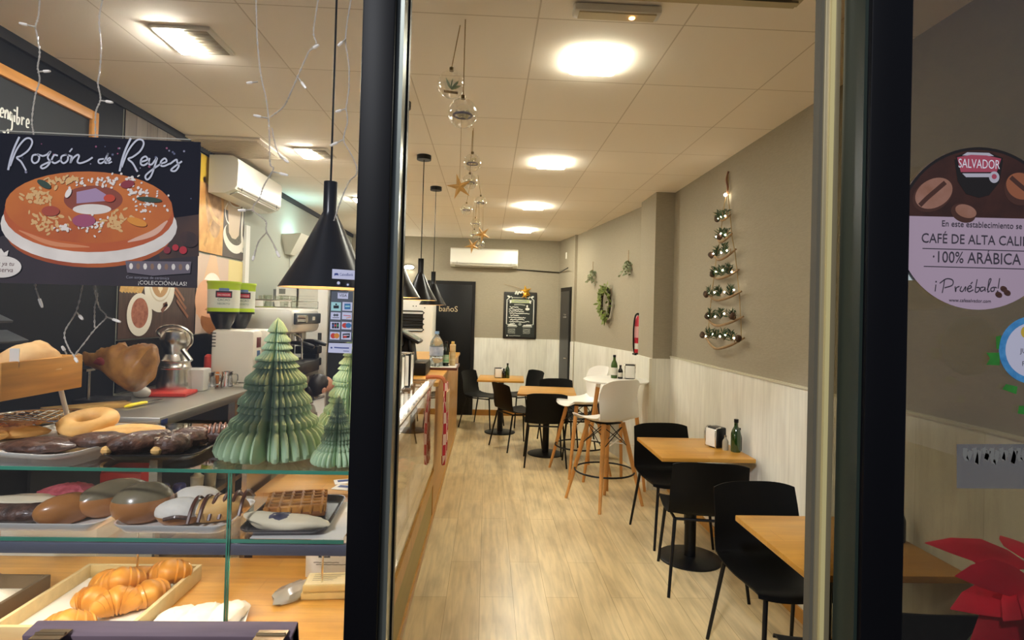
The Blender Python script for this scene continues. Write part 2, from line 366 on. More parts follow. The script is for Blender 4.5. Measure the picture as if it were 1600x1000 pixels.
a.stroke([(-.07, .02), (-.03, .03), (.0, .015), (.05, .025)], .012, M('pale_ink', '#8f8c86', .6)); a.stroke([(-.08, -.02), (.07, -.015)], .02, M('pale_ink')); b.build('door_lettering', d2)
# shop front
b = B(); PF = (YW-.035, YW+.05)
b.span((-.272, PF[0], 0), (-.205, PF[1], 2.9), ALU, .004); b.span((-.205, PF[0]+.02, 0), (-.19, PF[1]-.01, 2.9), GREYALU); b.span((-.2, PF[1]-.012, 0), (-.186, PF[1]+.01, 2.9), BLKM)
b.span((.795, PF[0], 0), (.886, PF[1], 2.9), ALU, .004); b.span((.788, PF[0]+.012, 0), (.797, PF[1], 2.9), M('dark_green_frame', '#26302a', .35))
b.span((-2.34, PF[0], 2.62), (2.1, PF[1], 2.95), ALU); b.span((-2.34, PF[0], 0), (-.272, PF[1], .12), ALU); b.span((.886, PF[0], 0), (2.1, PF[1], .12), ALU)
b.span((-2.34, PF[0], 0), (-2.19, PF[1], 2.9), ALU); b.span((1.755, PF[0], 0), (2.1, PF[1], 2.9), ALU)
wf = b.build('window_1'); struct(wf, 'black aluminium shop front frame')
b = B(); b.span((-2.19, YW-.003, .12), (-.272, YW+.003, 2.62), WGLASS); b.build('pane', wf)
b = B(); b.span((.886, YW-.003, .12), (1.755, YW+.003, 2.62), WGLASS); b.build('pane', wf)
b = B(); b.span((.752, YW+.062, 0), (.79, YW+.095, 2.72), CHAMP, .004); b.span((.744, YW+.066, 0), (.753, YW+.09, 2.72), M('brush_seal', '#5d5748', .8)); b.span((.762, YW+.055, .0), (.772, YW+.064, 2.72), M('pale_bead', '#d8c88c', .4)); b.span((.79, YW+.062, 0), (1.75, YW+.095, .09), CHAMP); b.span((.79, YW+.062, 2.63), (1.75, YW+.095, 2.72), CHAMP)
d3 = b.build('door_3'); struct(d3, 'sliding glass door leaf pushed open behind the right pane')
b = B(); b.span((.79, YW+.075, .09), (1.75, YW+.081, 2.63), DGLASS); b.build('pane', d3)
b = B(); b.span((-.2, 1.45, 2.575), (.86, 1.62, 2.74), M('operator_black', '#1d1a18', .5)); b.span((-.2, 1.605, 2.545), (.875, 1.635, 2.585), CHAMP); b.span((.855, 1.44, 2.55), (.885, 1.635, 2.75), CHAMP)
b.span((.0, 1.5, 2.74), (.1, 1.58, ZC), BLKM); b.span((.6, 1.5, 2.74), (.7, 1.58, ZC), BLKM); tag(b.build('trim_6'), kind='structure')
# ------------------------------------------------------------------ ceiling lamps
def emit(name, col, s):
    return M(name, '#ffffff', .5, emit=col, es=s)
LEDS = [emit('led_panel_%d' % i, (1, .965, .79), PANEL*k) for i, k in enumerate((.48, .62, 1.35, 1.7))]; LEDLS = [emit('led_panel_neutral_%d' % i, (1, .98, .9), PANEL*k) for i, k in enumerate((2.1, 2.1, 2.3, 2.3))]
def roundrect(w, h, r, n=6):
    pts = []
    for cx, cy, a0 in ((w-r, h-r, 0), (-w+r, h-r, PI/2), (-w+r, -h+r, PI), (w-r, -h+r, 1.5*PI)):
        pts += [(cx+r*math.cos(a0+PI/2*i/n), cy+r*math.sin(a0+PI/2*i/n)) for i in range(n+1)]
    return pts
def plate(b, pts, z0, z1, m):
    n = len(pts); b.add([(x, y, z0) for x, y in pts]+[(x, y, z1) for x, y in pts], [tuple(range(n))[::-1], tuple(range(n, 2*n))]+[(i, (i+1) % n, n+(i+1) % n, n+i) for i in range(n)], m)
names = ['nearest of the square ceiling lights over the aisle', 'second square ceiling light over the aisle from the window', 'third square ceiling light over the aisle from the window', 'farthest square ceiling light over the aisle, before the back wall']
for i, y in enumerate((2.645, 4.455, 6.26, 8.05)):
    t = thing('ceiling_light', names[i]+', glowing warm white', 'light', (.47, y, ZC), 0, 'square ceiling lights over the aisle')
    b = B(); plate(b, roundrect(.109, .109, .03), -.011, 0, M('lamp_rim', '#e9e4d6', .5)); b.build('frame', t)
    b = B(); plate(b, roundrect(.112, .112, .03), -.025, -.011, LEDS[i]); b.build('diffuser', t)
names = ['rectangular ceiling light with grey louvre above the shop window', 'rectangular ceiling light beyond the cone pendant cord, over the counter', 'rectangular ceiling light far down the counter side', 'added rectangular ceiling light nearest the back wall, hidden behind the left door post']
for i, y in enumerate((2.62, 4.42, 6.25, 8.05)):  # the fourth is an added lamp that brightens the back of the room
    t = thing('ceiling_light', names[i], 'light', (-1.36, y, ZC), 0, 'rectangular ceiling lights over the counter')
    b = B(); b.box((0, 0, -.008), (.26, .25, .016), M('lamp_rim'), .004); b.build('frame', t)
    b = B(); b.box((-.055, 0, -.018), (.11, .22, .02), LEDLS[i], .006); b.build('diffuser', t)
    b = B(); b.box((.06, 0, -.016), (.1, .22, .006), M('grey_louvre', '#a59a83', .5))
    for k in range(7): b.box((.06, -.09+.03*k, -.021), (.1, .004, .008), M('grey_louvre'))
    b.build('louvre', t)
t = thing('ceiling_vent', 'square ceiling vent grille beside the left rectangular lights', 'vent', at(371, 231, Z=ZC-.002))
b = B(); b.box((0, 0, -.006), (.56, .56, .012), M('vent_frame', '#e6d9c5', .8), .003); b.build('frame', t)
b = B()
for k in range(14): b.box((0, -.23+k*.035, -.014), (.48, .006, .01), M('vent_slat', '#d6c9b4', .8))
b.build('slats', t)
t = thing('tube_reflection', 'slim white box on the ceiling standing for a faint tube reflection, small orange glint', 'light', at(964, 13, Z=ZC-.002))  # solid box modelled in place of a faint fluorescent reflection
b = B(); b.box((0, 0, -.015), (.34, .07, .03), WHT, .008); b.build('housing', t)
b = B(); b.box((0, 0, -.032), (.3, .05, .006), M('frosted_cover', '#d9c9a4', .3)); b.build('cover', t)
b = B(); b.blob((.06, 0, -.036), (.012, .012, .006), emit('amber_glow', (1, .45, .12), 3)); b.build('orange_glint', t)  # orange glint of that reflection, made as a glowing bead
# ------------------------------------------------------------------ cone pendants
BULB = emit('bulb_glow', (1, .78, .5), PEND)
def pendant(label, x, y, zr, ztop, R=.14, hood=.22, neck=.11, cap=True):
    t = thing('pendant_lamp', label, 'lamp', (x, y, zr), 0, 'black cone pendants over the counter')
    b = B(); pr = [(R, 0), (R*.985, .004), (R*.6, hood*.42), (.03, hood*.93), (.022, hood), (.022, hood+neck), (.0, hood+neck)]
    b.lathe(pr, BLKS, n=40); q = [(R-.004, .001), (R*.58, hood*.42), (.018, hood*.93), (0, hood*.94)]; b.lathe(q, M('pendant_inner', '#d8b98a', .5), n=40); b.build('shade', t)
    b = B(); b.cyl((0, 0, hood+neck), (0, 0, ztop-zr), .0035, BLK, n=8); b.build('cord', t)
    b = B(); b.cyl((0, 0, ztop-zr-.035), (0, 0, ztop-zr), .055, BLKM); b.build('canopy', t)
    b = B(); b.blob((0, 0, hood*.28), (.035, .035, .04), BULB, 0); b.build('bulb', t)
pendant('large black cone pendant lamp hanging nearest, behind the card sticker', -.535, 1.92, 1.69, ZC, .155, .255, .1)
pendant('black cone pendant lamp half hidden behind the left door post', -.53, 3.29, 1.70, ZC)
pendant('black cone pendant lamp in front of the white refrigerator', -.523, 4.4, 1.71, ZC, .13, .21, .11)
pendant('farthest black cone pendant lamp, in front of the toilet door', -.53, 5.49, 1.69, ZC, .13, .21, .11)
# ------------------------------------------------------------------ tables
def table(label, x, y, sx, sy, rz=0, h=.75, bx=0, by=0, rbase=.21):
    t = thing('pedestal_table', label, 'table', (x, y, 0), rz, 'square pedestal tables')
    b = B(); b.box((0, 0, h-.0125), (sx, sy, .025), OAK, .003); b.build('tabletop', t)
    b = B(); b.box((bx, by, h-.03), (.3, .3, .012), BLKM); b.cyl((bx, by, .02), (bx, by, h-.03), .038, BLKM); b.build('column', t)
    b = B(); b.lathe([(0, .024), (.05, .022), (rbase-.01, .012), (rbase, .008), (rbase, 0), (0, 0)], BLKM, (bx, by, 0), 40); b.build('base', t)
    return t
table('square oak topped pedestal table nearest the window, against the right wall', 1.425, 2.225, .585, .59, 0, .75, -.07, 0)
table('square oak topped pedestal table beneath the lit twig tree', 1.415, 3.835, .6, .6, 0)
table('square oak topped pedestal table beside the white stools', .72, 6.68, .66, .72, rad(-6), .74)
table('square oak topped pedestal table at the back wall beside the toilet door', .21, 7.85, .62, .66, rad(-3), .745)
# ------------------------------------------------------------------ black chairs
def seat_shell(b, m, W, seat_d, zs, zb, lean, th, scoop=.02, topround=.05, wtop=None, rise=.0, front_drop=.02):
    """one moulded shell: seat running into a backrest. u along the profile, v across"""
    wtop = wtop or W
    P = spline([(0, -seat_d*.55, zs-front_drop), (0, -seat_d*.42, zs), (0, 0, zs-.012), (0, seat_d*.36, zs+.006), (0, seat_d*.47, zs+.06), (0, seat_d*.5+lean*.35, zs+(zb-zs)*.5), (0, seat_d*.5+lean, zb)], 6)
    N = len(P)-1
    def fn(u, v):
        f = u*N; i = min(int(f), N-1); p = P[i].lerp(P[i+1], f-i); k = v*2-1
        back = max(0, (p.z-zs-.02)/(zb-zs))
        w = (W+(wtop-W)*back)/2
        z = p.z; y = p.y
        if back > 0: y -= scoop*2.2*k*k*min(1, back*2)
        else: z += scoop*(k*k)**1.5
        if u > .9: z -= topround*((u-.9)/.1)*abs(k)**4
        if u < .12: y += topround*((.12-u)/.12)*abs(k)**3
        return (k*w, y, z+rise*abs(k)**3)
    b.grid(fn, 40, 18, m, th)
def make_chair():
    t = thing('black_chair', 'x', 'chair', (0, 0, 0), 0, 'black shell chairs')
    b = B(); seat_shell(b, M('chair_shell', '#050506', .5, spec=.2), .455, .44, .45, .795, .06, .006, .014, .022, .43); b.build('seat_shell', t, sharp=50)
    b = B()
    for s in (-1, 1): b.tube([(s*.18, -.19, .425), (s*.19, 0, .427), (s*.185, .18, .43)], .009, BLKM)
    b.tube([(-.18, -.15, .422), (.18, -.15, .422)], .009, BLKM); b.tube([(-.185, .16, .424), (.185, .16, .424)], .009, BLKM); b.build('seat_frame', t)
    for s in (-1, 1):
        b = B(); b.tube([(s*.18, -.19, .43), (s*.215, -.235, 0)], [.011, .009], BLKM, 10); b.build('leg', t)
        b = B(); b.tube([(s*.185, .18, .432), (s*.225, .265, 0)], [.011, .009], BLKM, 10); b.build('leg', t)
    return t
ch = make_chair(); G = 'black shell chairs'
CH = [(1.40, 2.62, 3, 'black shell chair on the far side of the nearest oak table, facing the window'),
      (1.31, 1.87, 176, 'black shell chair nearest the window, seen from behind beneath the poinsettia'),
      (1.405, 4.20, 4, 'black shell chair facing the window at the table under the twig tree'),
      (1.36, 3.52, 171, 'black shell chair with its back turned to us beneath the twig tree'),
      (.665, 6.30, 178, 'black shell chair with its back to the window at the middle table'),
      (.40, 7.0, 118, 'black shell chair at the left corner of the middle table, back half turned to us'),
      (.93, 7.22, 2, 'black shell chair on the far side of the middle table, facing the window'),
      (1.1, 6.62, -86, 'black shell chair at the right of the middle table, tucked behind the white stools'),
      (-.03, 8.22, 62, 'black shell chair in front of the toilet door, at the back table'),
      (.53, 8.44, -62, 'black shell chair at the right side of the back table')]
for i, (x, y, a, l) in enumerate(CH):
    if i == 0: ch.location = (x, y, 0); ch.rotation_euler.z = rad(a); ch['label'] = l
    else: dup(ch, (x, y, 0), rad(a), l, G)
# ------------------------------------------------------------------ bar table and stools
SH = M('stool_shell_white', '#ece9e2', .35, coat=.2)
t = thing('bar_table', 'round white topped high table with beech legs beside the pillar', 'table', (1.245, 5.43, 0))
b = B(); b.lathe([(0, 1.03), (.295, 1.03), (.31, 1.022), (.31, 1.012), (.29, 1.004), (0, 1.004)], SH, n=48); b.build('tabletop', t)
for k in range(4):
    a = PI/4+k*PI/2+.3; b = B(); b.tube([(.16*math.cos(a), .16*math.sin(a), 1.003), (.175*math.cos(a), .175*math.sin(a), .94)], .023, SH); b.build('leg_socket', t)
for k in range(4):
    a = PI/4+k*PI/2+.3; b = B(); b.tube([(.175*math.cos(a), .175*math.sin(a), .94), (.3*math.cos(a), .3*math.sin(a), 0)], [.022, .014], WOODLEG, 12); b.build('leg', t)
b = B(); q = [(.245*math.cos(PI/4+k*PI/2+.3), .245*math.sin(PI/4+k*PI/2+.3), .42) for k in range(4)]
b.tube([q[0], q[2]], .006, WHT); b.tube([q[1], (0, 0, .42), q[3]], .006, WHT); b.build('stretcher', t)
def make_stool():
    t = thing('bar_stool', 'x', 'stool', (0, 0, 0), 0, 'white shell bar stools')
    b = B(); seat_shell(b, SH, .43, .42, .73, 1.10, .07, .008, .04, .05, .40, .0, .025); b.build('seat_shell', t, sharp=60)
    b = B(); b.box((0, 0, .7), (.2, .2, .012), BLKM, .004)
    legs = [(sx*.105, sy*.105, .705, sx*.235, sy*.235) for sx in (-1, 1) for sy in (-1, 1)]
    def on(l, z): f = 1-z/.705; return Vector((l[0]+(l[3]-l[0])*f, l[1]+(l[4]-l[1])*f, z))
    for i, j in ((0, 1), (1, 3), (3, 2), (2, 0)):
        b.tube([on(legs[i], .68), on(legs[j], .5)], .004, BLKM, 6); b.tube([on(legs[j], .68), on(legs[i], .5)], .004, BLKM, 6)
    b.build('wire_brace', t)
    b = B(); R = on(legs[3], .28).to_2d().length; b.tube([(R*math.cos(i*PI/20), R*math.sin(i*PI/20), .28) for i in range(40)], .008, BLKM, 8, True); b.build('footrest_ring', t)
    for l in legs:
        b = B(); b.tube([(l[0], l[1], .705), on(l, .35), (l[3], l[4], 0)], [.021, .019, .013], WOODLEG, 12); b.build('leg', t)
    return t
st = make_stool(); st.location = (1.06, 4.98, 0); st.rotation_euler.z = rad(-152); st['label'] = 'white shell bar stool nearest the window, its back turned to us'
dup(st, (1.0, 5.93, 0), rad(-72), 'white shell bar stool behind the round high table, seat pointing left', 'white shell bar stools')
# ------------------------------------------------------------------ things on the tables
BOT = M('green_bottle', '#1d3a12', .08, coat=.5, spec=.8); DARKB = M('dark_vinegar', '#120c0a', .08, coat=.5)
def bottle(name, label, loc, h=.24, r=.03, m=BOT, cap=BLK, group='table condiments', cat='bottle', lab=None):
    t = thing(name, label, cat, loc, 0, group)
    b = B(); b.lathe([(0, 0), (r*.95, 0), (r, .006), (r, h*.55), (r*.82, h*.66), (r*.42, h*.78), (r*.38, h*.9), (r*.42, h*.91), (0, h*.91)], m, n=20); b.build('glass_body', t)
    b = B(); b.lathe([(0, h*.9), (r*.46, h*.9), (r*.46, h), (0, h)], cap, n=16); b.build('cap', t)
    if lab:
        b = B(); b.lathe([(r+.0008, h*.14), (r+.0008, h*.46)], lab, n=20); b.build('paper_label', t)
    return t
def napkins(label, loc, rz):
    t = thing('napkin_dispenser', label, 'napkin dispenser', loc, rz, 'napkin dispensers')
    b = B(); b.box((0, .012, .07), (.1, .085, .138), M('dispenser_black', '#141416', .3), .012)
    for s in (-1, 1): b.tube(spline([(s*.049, -.04, .004), (s*.049, -.045, .07), (s*.049, -.038, .13), (s*.049, .0, .14)], 4), .004, CHROME, 8)
    b.build('body', t)
    b = B(); b.box((0, -.036, .068), (.088, .016, .118), WHITEP, .004); b.build('napkins', t)
    return t
LABW = M('label_white', '#d9d5c8', .6)
napkins('black and chrome napkin dispenser on the table under the twig tree', (1.585, 3.865, .75), rad(-70))
bottle('oil_bottle', 'tall green oil bottle on the table under the twig tree', (1.672, 3.735, .75), .215, .032)
bottle('salt_shaker', 'small glass shaker beside the napkin dispenser under the twig tree', (1.618, 3.775, .75), .1, .02, M('shaker_glass', '#a39a84', .1, coat=.4), CHROME, cat='shaker')
bottle('vinegar_bottle', 'slim dark bottle behind the green one by the right wall', (1.712, 3.77, .75), .15, .016, DARKB)
napkins('napkin dispenser with white front on the round high table', (1.39, 5.47, 1.03), rad(-12))
bottle('oil_bottle', 'tall green oil bottle on the round high table', (1.243, 5.5, 1.03), .225, .032, M('green_bottle_light', '#3d5a1a', .08, coat=.5), lab=LABW)
bottle('vinegar_bottle', 'small dark bottle with pale label on the round high table', (1.297, 5.47, 1.03), .13, .024, DARKB, lab=LABW)
bottle('oil_bottle', 'dark green oil bottle on the back table', (.293, 7.83, .745), .205, .03)
bottle('vinegar_bottle', 'squat dark bottle on the back table', (.243, 7.83, .745), .13, .03, DARKB)
napkins('napkin dispenser with white front on the back table', (.165, 7.85, .745), rad(5))
bottle('vinegar_bottle', 'dark bottle on the nearest oak table, just right of the door post', (1.675, 2.25, .75), .155, .034, M('dark_red_bottle', '#1a0a0c', .2), lab=None)
# ------------------------------------------------------------------ right wall decorations
LEAF = M('leaf_green', '#4f6b35', .6, var=.25, scale=12); LEAF2 = M('grey_green_leaf', '#9aa584', .7, var=.2, scale=12); FIR = M('fir_green', '#2f4a2b', .7, var=.25, scale=15)
TWIG = M('bare_twig', '#8b6f4c', .8, var=.2, scale=20); CONE = M('pine_cone', '#4a3422', .8, var=.3, scale=40, bump=.8)
def leaf(b, p, d, L, w, m, n=None, curl=.15):
    p, d = Vector(p), Vector(d).normalized(); n = Vector(n) if n else basis(d)[0]; s = d.cross(n).normalized(); n = s.cross(d).normalized()
    prof = [(0, .08), (.2, .7), (.45, 1), (.75, .62), (1, .02)]; v = []
    for t, k in prof:
        c = p+d*(L*t)-n*(curl*L*t*t); v += [c-s*(w*k*.5), c+n*(w*.12*k), c+s*(w*k*.5)]
    f = []
    for i in range(4):
        for j in range(2): f.append((i*3+j, i*3+j+1, i*3+j+4, i*3+j+3))
    v2 = [tuple(Vector(q)-n*.0012) for q in v]; b.add(v+v2, f+[tuple(x+15 for x in q[::-1]) for q in f], m)
def sprig(b, p, d, L, m, n, rnd, wl=.012, ll=.04, spread=.8):
    p, d = Vector(p), Vector(d).normalized(); b.tube([p, p+d*L], .0018, TWIG, 5)
    for i in range(n):
        t = (i+.5)/n; u, w = basis(d); a = rnd.random()*6.28; q = (d*(.7)+(u*math.cos(a)+w*math.sin(a))*spread).normalized()
        leaf(b, p+d*(L*t), q, ll*(1-.4*t)*(.8+.4*rnd.random()), wl, m)
rnd = random.Random(3)
TREEBULB = emit('fairy_bulb', (1, .88, .68), 14)
t = thing('wall_twig_tree', 'lit Christmas tree of rope-hung twigs with cones and fairy lights on the right wall', 'decoration', (XR, 4.12, 0))
# coordinates local: x out of the wall (negative = into the room), y along the wall, z height
rows = [(2.50, .04, .0), (2.36, .09, .0), (2.22, .13, .02), (2.10, .20, .03), (1.95, .25, .02), (1.80, .30, .03), (1.63, .34, .05), (1.48, .36, .07)]
for s in (-1, 1):
    b = B(); b.tube([(-.012, 0, 2.70), (-.014, s*.02, 2.55)]+[(-.02, s*w*.82-.0, z) for z, w, q in rows], .003, M('jute_rope', '#a58a5c', .9), 6); b.build('rope', t)
b = B(); b.tube(spline([(-.012, .0, 2.72), (-.02, .012, 2.66), (-.02, -.012, 2.6), (-.014, .0, 2.55)], 5), .007, M('copper_bow', '#7a4a30', .5), 6); b.build('bow', t)
for k, (z, w, sag) in enumerate(rows[1:]):
    b = B(); p = spline([(-.03, -w, z+.02+.01*rnd.random()), (-.045, -w*.4, z-sag*.6), (-.045, w*.3, z-sag), (-.03, w*.95, z+.015)], 5); b.tube(p, [.006+.004*math.sin(PI*i/(len(p)-1)) for i in range(len(p))], TWIG, 7); b.tube([p[3], p[3]+Vector((-.02, -.05, .03))], .003, TWIG, 5); b.build('twig', t)
    for j in range(2+k//3):
        y = (-.75+1.5*(j+.5)/(2+k//3))*w+.02*rnd.random(); b = B()
        for q in range(4): sprig(b, (-.045, y, z-.005), (-.3+.4*rnd.random(), rnd.uniform(-1, 1), rnd.uniform(.6, 1.4)), .075, FIR, 12, rnd, .006, .05, .7)
        b.build('fir_sprig', t)
    for j in range(1 if k < 5 else 2):
        y = rnd.uniform(-.8, .8)*w if k % 2 else w*.9*(1-2*j); b = B(); b.blob((-.055, y, z+.02), (.022, .022, .026), CONE, .25, k+j, 12, 5); b.build('pine_cone', t)
    for j in range(3+k//3):
        y = w*(-.95+1.9*(j+.3+.4*rnd.random())/(3+k//3)); b = B(); b.blob((-.055, y, z+.01+.03*rnd.random()), (.006,)*3, TREEBULB, 0, 0, 8); b.build('fairy_bulb', t)
b = B(); b.blob((-.03, .0, 2.545), (.012,)*3, TREEBULB, 0, 0, 8); b.build('fairy_bulb', t)
wn = Vector((PB[0]-PA[0], PB[1]-PA[1], 0)).normalized()      # along the slanted wall
def onwall(px, py, off=.03):
    n = Vector((-wn.y, wn.x, 0)); d = at(px, py, Y=1)-EYE; A = Vector((PA[0], PA[1], 0)); k = (A-EYE).dot(n)/d.dot(n); p = EYE+d*k
    return p+n*off if (EYE-p).dot(n) > 0 else p-n*off
for label, (px, py), h, m, sd in (('small hanging mistletoe bunch on the slanted wall, left above the wreath', (930, 415), .26, LEAF2, 1), ('bigger hanging mistletoe bunch on the slanted wall beside the pillar', (986, 398), .30, LEAF2, 2)):
    p = onwall(px, py); t = thing('mistletoe_bunch', label, 'plant decoration', p, 0, 'mistletoe bunches on the slanted wall'); r = random.Random(sd)
    b = B(); b.tube([(0, 0, .05), (0, 0, -.08)], .004, TWIG, 6); b.build('hanging_cord', t)
    b = B()
    for k in range(12): sprig(b, (0, 0, -.06), (r.uniform(-.5, .5)-.1, r.uniform(-.5, .5), -1), h*r.uniform(.5, .8), m, 6, r, .022, .055, .9)
    b.build('leaves', t)
    for k in range(6): b = B(); b.blob((r.uniform(-.05, .05), r.uniform(-.05, .05), -h*r.uniform(.3, .75)), (.008,)*3, M('white_berry', '#d9d5bd', .4), 0, 0, 8); b.build('berry', t)
p = onwall(951, 474, .04); t = thing('wreath', 'round green leaf wreath hanging on the slanted wall between the mistletoe', 'wreath', p, math.atan2(wn.y, wn.x))
b = B(); b.tube([(.15*math.cos(a*PI/16), 0, .19*math.sin(a*PI/16)) for a in range(32)], .018, M('wreath_ring', '#2c2218', .9), 7, True); b.build('ring', t)
b = B(); r = random.Random(5)
for k in range(150):
    a = r.random()*6.28; rr = r.uniform(.11, .19); leaf(b, (rr*math.cos(a), .02*r.uniform(-1, 1)+.012, rr*1.25*math.sin(a)), (math.cos(a)+r.uniform(-1, 1), r.uniform(.1, .9), math.sin(a)+r.uniform(-1, 1)), r.uniform(.04, .075), .028, M('wreath_green', '#76843f', .6, var=.4, scale=9))
b.build('leaves', t)
b = B(); b.tube([(0, .01, .19), (0, -.02, .27)], .003, TWIG, 5); b.build('hanging_cord', t)
p = Vector((1.625, 6.03, .03)); t = thing('fire_extinguisher', 'red fire extinguisher on the slanted wall, half hidden by the pillar', 'fire extinguisher', p)
b = B(); b.lathe([(0, 1.22), (.05, 1.22), (.055, 1.235), (.055, 1.56), (.042, 1.6), (.02, 1.615), (0, 1.615)], M('extinguisher_red', '#c4283a', .3)); b.build('cylinder', t)
b = B(); b.lathe([(.0558, 1.26), (.0558, 1.32)], M('label_white')); b.lathe([(.0558, 1.38), (.0558, 1.5)], M('label_pinkish', '#e6a9a4', .6)); b.build('paper_label', t)
b = B(); b.box((0, 0, 1.63), (.03, .09, .03), BLK, .005); b.build('valve', t)
b = B(); b.tube(spline([(0, .0, 1.635), (-.05, -.02, 1.62), (-.068, -.02, 1.5), (-.064, -.01, 1.3), (-.05, 0, 1.22)], 6), .009, BLK, 8); b.build('hose', t)
b = B(); b.box((0, 0, 1.205), (.12, .1, .02), BLK); b.build('bracket', t)
p = onwall(905, 395, .0); q = at(880, 393, X=1.215)
b = B(); b.box((0, 0, 0), (.03, .07, .1), WHT, .006); o = b.build('wall_sensor', None, (1.205, 8.83, 2.56)); tag(o, 'small white sensor box high on the wall above the narrow dark door', 'sensor')
# ------------------------------------------------------------------ back wall
def split_ac(label, loc, rz, w, h, d):
    t = thing('air_conditioner', label, 'air conditioner', loc, rz)
    prof = spline([(0, h/2-.0, 0), (0, h*.5, 0)], 1)
    pts = [(0, h/2), (-d*.8, h/2), (-d*.97, h*.42), (-d, h*.3), (-d*.98, -h*.28), (-d*.9, -h*.38), (-d*.55, -h/2), (0, -h/2)]
    b = B(); n = len(pts); b.add([(-w/2, y, z) for y, z in pts]+[(w/2, y, z) for y, z in pts], [tuple(range(n)), tuple(range(n, 2*n))[::-1]]+[(i, (i+1) % n, n+(i+1) % n, n+i) for i in range(n)], M('ac_white', '#ebe8dc', .3, coat=.2)); b.build('body', t, sharp=20)
    b = B(); b.box((0, -d*.965, -h*.33), (w*.94, .004, .006), M('ac_gap', '#77736a', .6)); b.box((w*.4, -d*.968, -h*.3), (.004, .006, .05), M('ac_gap')); b.box((-w*.4, -d*.968, -h*.3), (.004, .006, .05), M('ac_gap')); b.build('panel_gap', t)
    b = B(); b.box((0, -d*.74, -h*.455), (w*.86, d*.3, .012), M('ac_flap', '#b9b4a5', .4), .003, Matrix.Rotation(rad(-20), 4, 'X')); b.build('air_flap', t)
    return t
split_ac('white split air conditioner on the back wall above the menu board', (-.08, YB, 2.5), 0, 1.06, .29, .2)
split_ac('white split air conditioner on the left wall above the coffee photo panel', (XL+.03, 4.90, 2.635), PI/2, .92, .29, .22)
b = B(); b.tube([(0, 0, 0), (.68, 0, -.03), (.69, 0, -.03), (.735, -.6, .0)], .008, BLK, 6); o = b.build('cable', None, (.45, YB-.02, 2.345)); tag(o, 'black cable running from the back air conditioner to the corner above the narrow door', 'cable')
t = thing('menu_board', 'black framed menu chalkboard with white lettering on the back wall', 'menu board', (.518, YB-.012, 1.608))
b = B(); b.box((0, -.012, 0), (.53, .024, .75), M('board_frame', '#18120f', .5), .012); b.build('frame', t)
CHK = M('chalk_white', '#d9d9cf', .8); GRY = M('chalk_grey', '#8f9188', .8)
b = B(); a = Art(b, (0, -.0245, 0), (1, 0, 0), (0, 0, 1), (0, -1, 0)); a.rect(-.235, -.345, .235, .345, M('board_slate', '#20241f', .7))
for s in (-1, 1):
    a.stroke([(s*.215, .25), (s*.215, -.14)], .012, CHK, 1); a.stroke([(s*.215, .25), (s*.15, .3), (s*.13, .27)], .01, CHK); a.ell(s*.19, .30, .025, .014, CHK, .4*s)
    a.stroke([(s*.21, -.145), (s*.1, -.145)], .008, CHK, 1); a.stroke([(s*.19, .22), (s*.175, .24), (s*.2, .26)], .008, GRY)
a.stroke([(-.13, .285), (.13, .285)], .006, CHK, 1); a.poly([(-.15, .2), (.15, .2), (.14, .255), (-.14, .255)], M('board_banner', '#aab086', .8)); a.stroke([(-.1, .225), (-.05, .235), (0, .222), (.05, .235), (.1, .225)], .018, GRY); a.poly([(-.17, .19), (-.145, .2), (-.145, .25), (-.17, .24)], CHK); a.poly([(.17, .19), (.145, .2), (.145, .25), (.17, .24)], CHK)
a.stroke([(-.1, .17), (0, .175), (.08, .165)], .02, GRY)
rr = random.Random(2)
for k, (x0, x1) in enumerate(((-.17, -.03), (-.18, .04), (-.18, .06), (-.17, .15), (-.16, -.02), (-.18, .09), (-.16, .07), (-.17, .15), (-.16, -.08))):
    y = .13-k*.033; n = int((x1-x0)/.012); a.stroke([(x0+(x1-x0)*i/n, y+rr.uniform(-.006, .008)) for i in range(n+1)], .011, CHK, 3)
a.ell(.115, .105, .035, .022, CHK); a.ell(.11, .15, .014, .02, CHK); a.ell(.0, -.14, .026, .022, GRY)
for s in (-1, 1):
    a.poly([(s*.12-.075, -.17), (s*.12+.075, -.17), (s*.12+.06, -.15), (s*.12-.06, -.15)], CHK); a.poly([(s*.12-.07, -.19), (s*.12+.07, -.19), (s*.12+.085, -.168), (s*.12-.085, -.168)], GRY)
    for k in range(5): a.stroke([(s*.12-.07+.01*i*1.3, -.215-.017*k+rr.uniform(-.004, .004)) for i in range(10)], .009, GRY, 2)
a.ell(-.2, -.325, .012, .012, CHK); a.stroke([(-.17+.02*i, -.325+rr.uniform(-.004, .004)) for i in range(10)], .011, GRY, 2); b.build('chalk_lettering', t)
def star3d(b, c, R, r, th, m, rot=0, n=5, face=None):
    T = Matrix.Translation(Vector(c)) @ (face if face else Matrix()); v = [(0, -th, 0), (0, th, 0)]
    for k in range(2*n):
        a = rot+PI/2+k*PI/n; q = R if k % 2 == 0 else r; v.append((q*math.cos(a), 0, q*math.sin(a)))
    f = []
    for k in range(2*n): i, j = 2+k, 2+(k+1) % (2*n); f += [(0, i, j), (1, j, i)]
    b.add(v, f, m, T)
GOLD = M('gold_star', '#c9962e', .3, metal=.7); STRAW = M('straw_star', '#c99a55', .5, var=.15, scale=10)
t = thing('star_garland', 'gold star garland with white letters hung over the top of the menu board', 'garland', (.57, YB-.05, 1.985))
b = B(); star3d(b, (.03, 0, .015), .1, .04, .02, GOLD, .2); star3d(b, (.02, -.015, -.05), .07, .025, .012, GOLD, .9); b.build('star', t)
b = B(); b.tube(spline([(-.14, -.006, -.04), (-.12, -.006, .005), (-.1, -.006, -.04), (-.08, -.006, .0), (-.05, -.006, -.02), (-.03, -.006, .01), (0, -.006, -.02)], 5), .011, CHK, 7); b.build('letters', t)
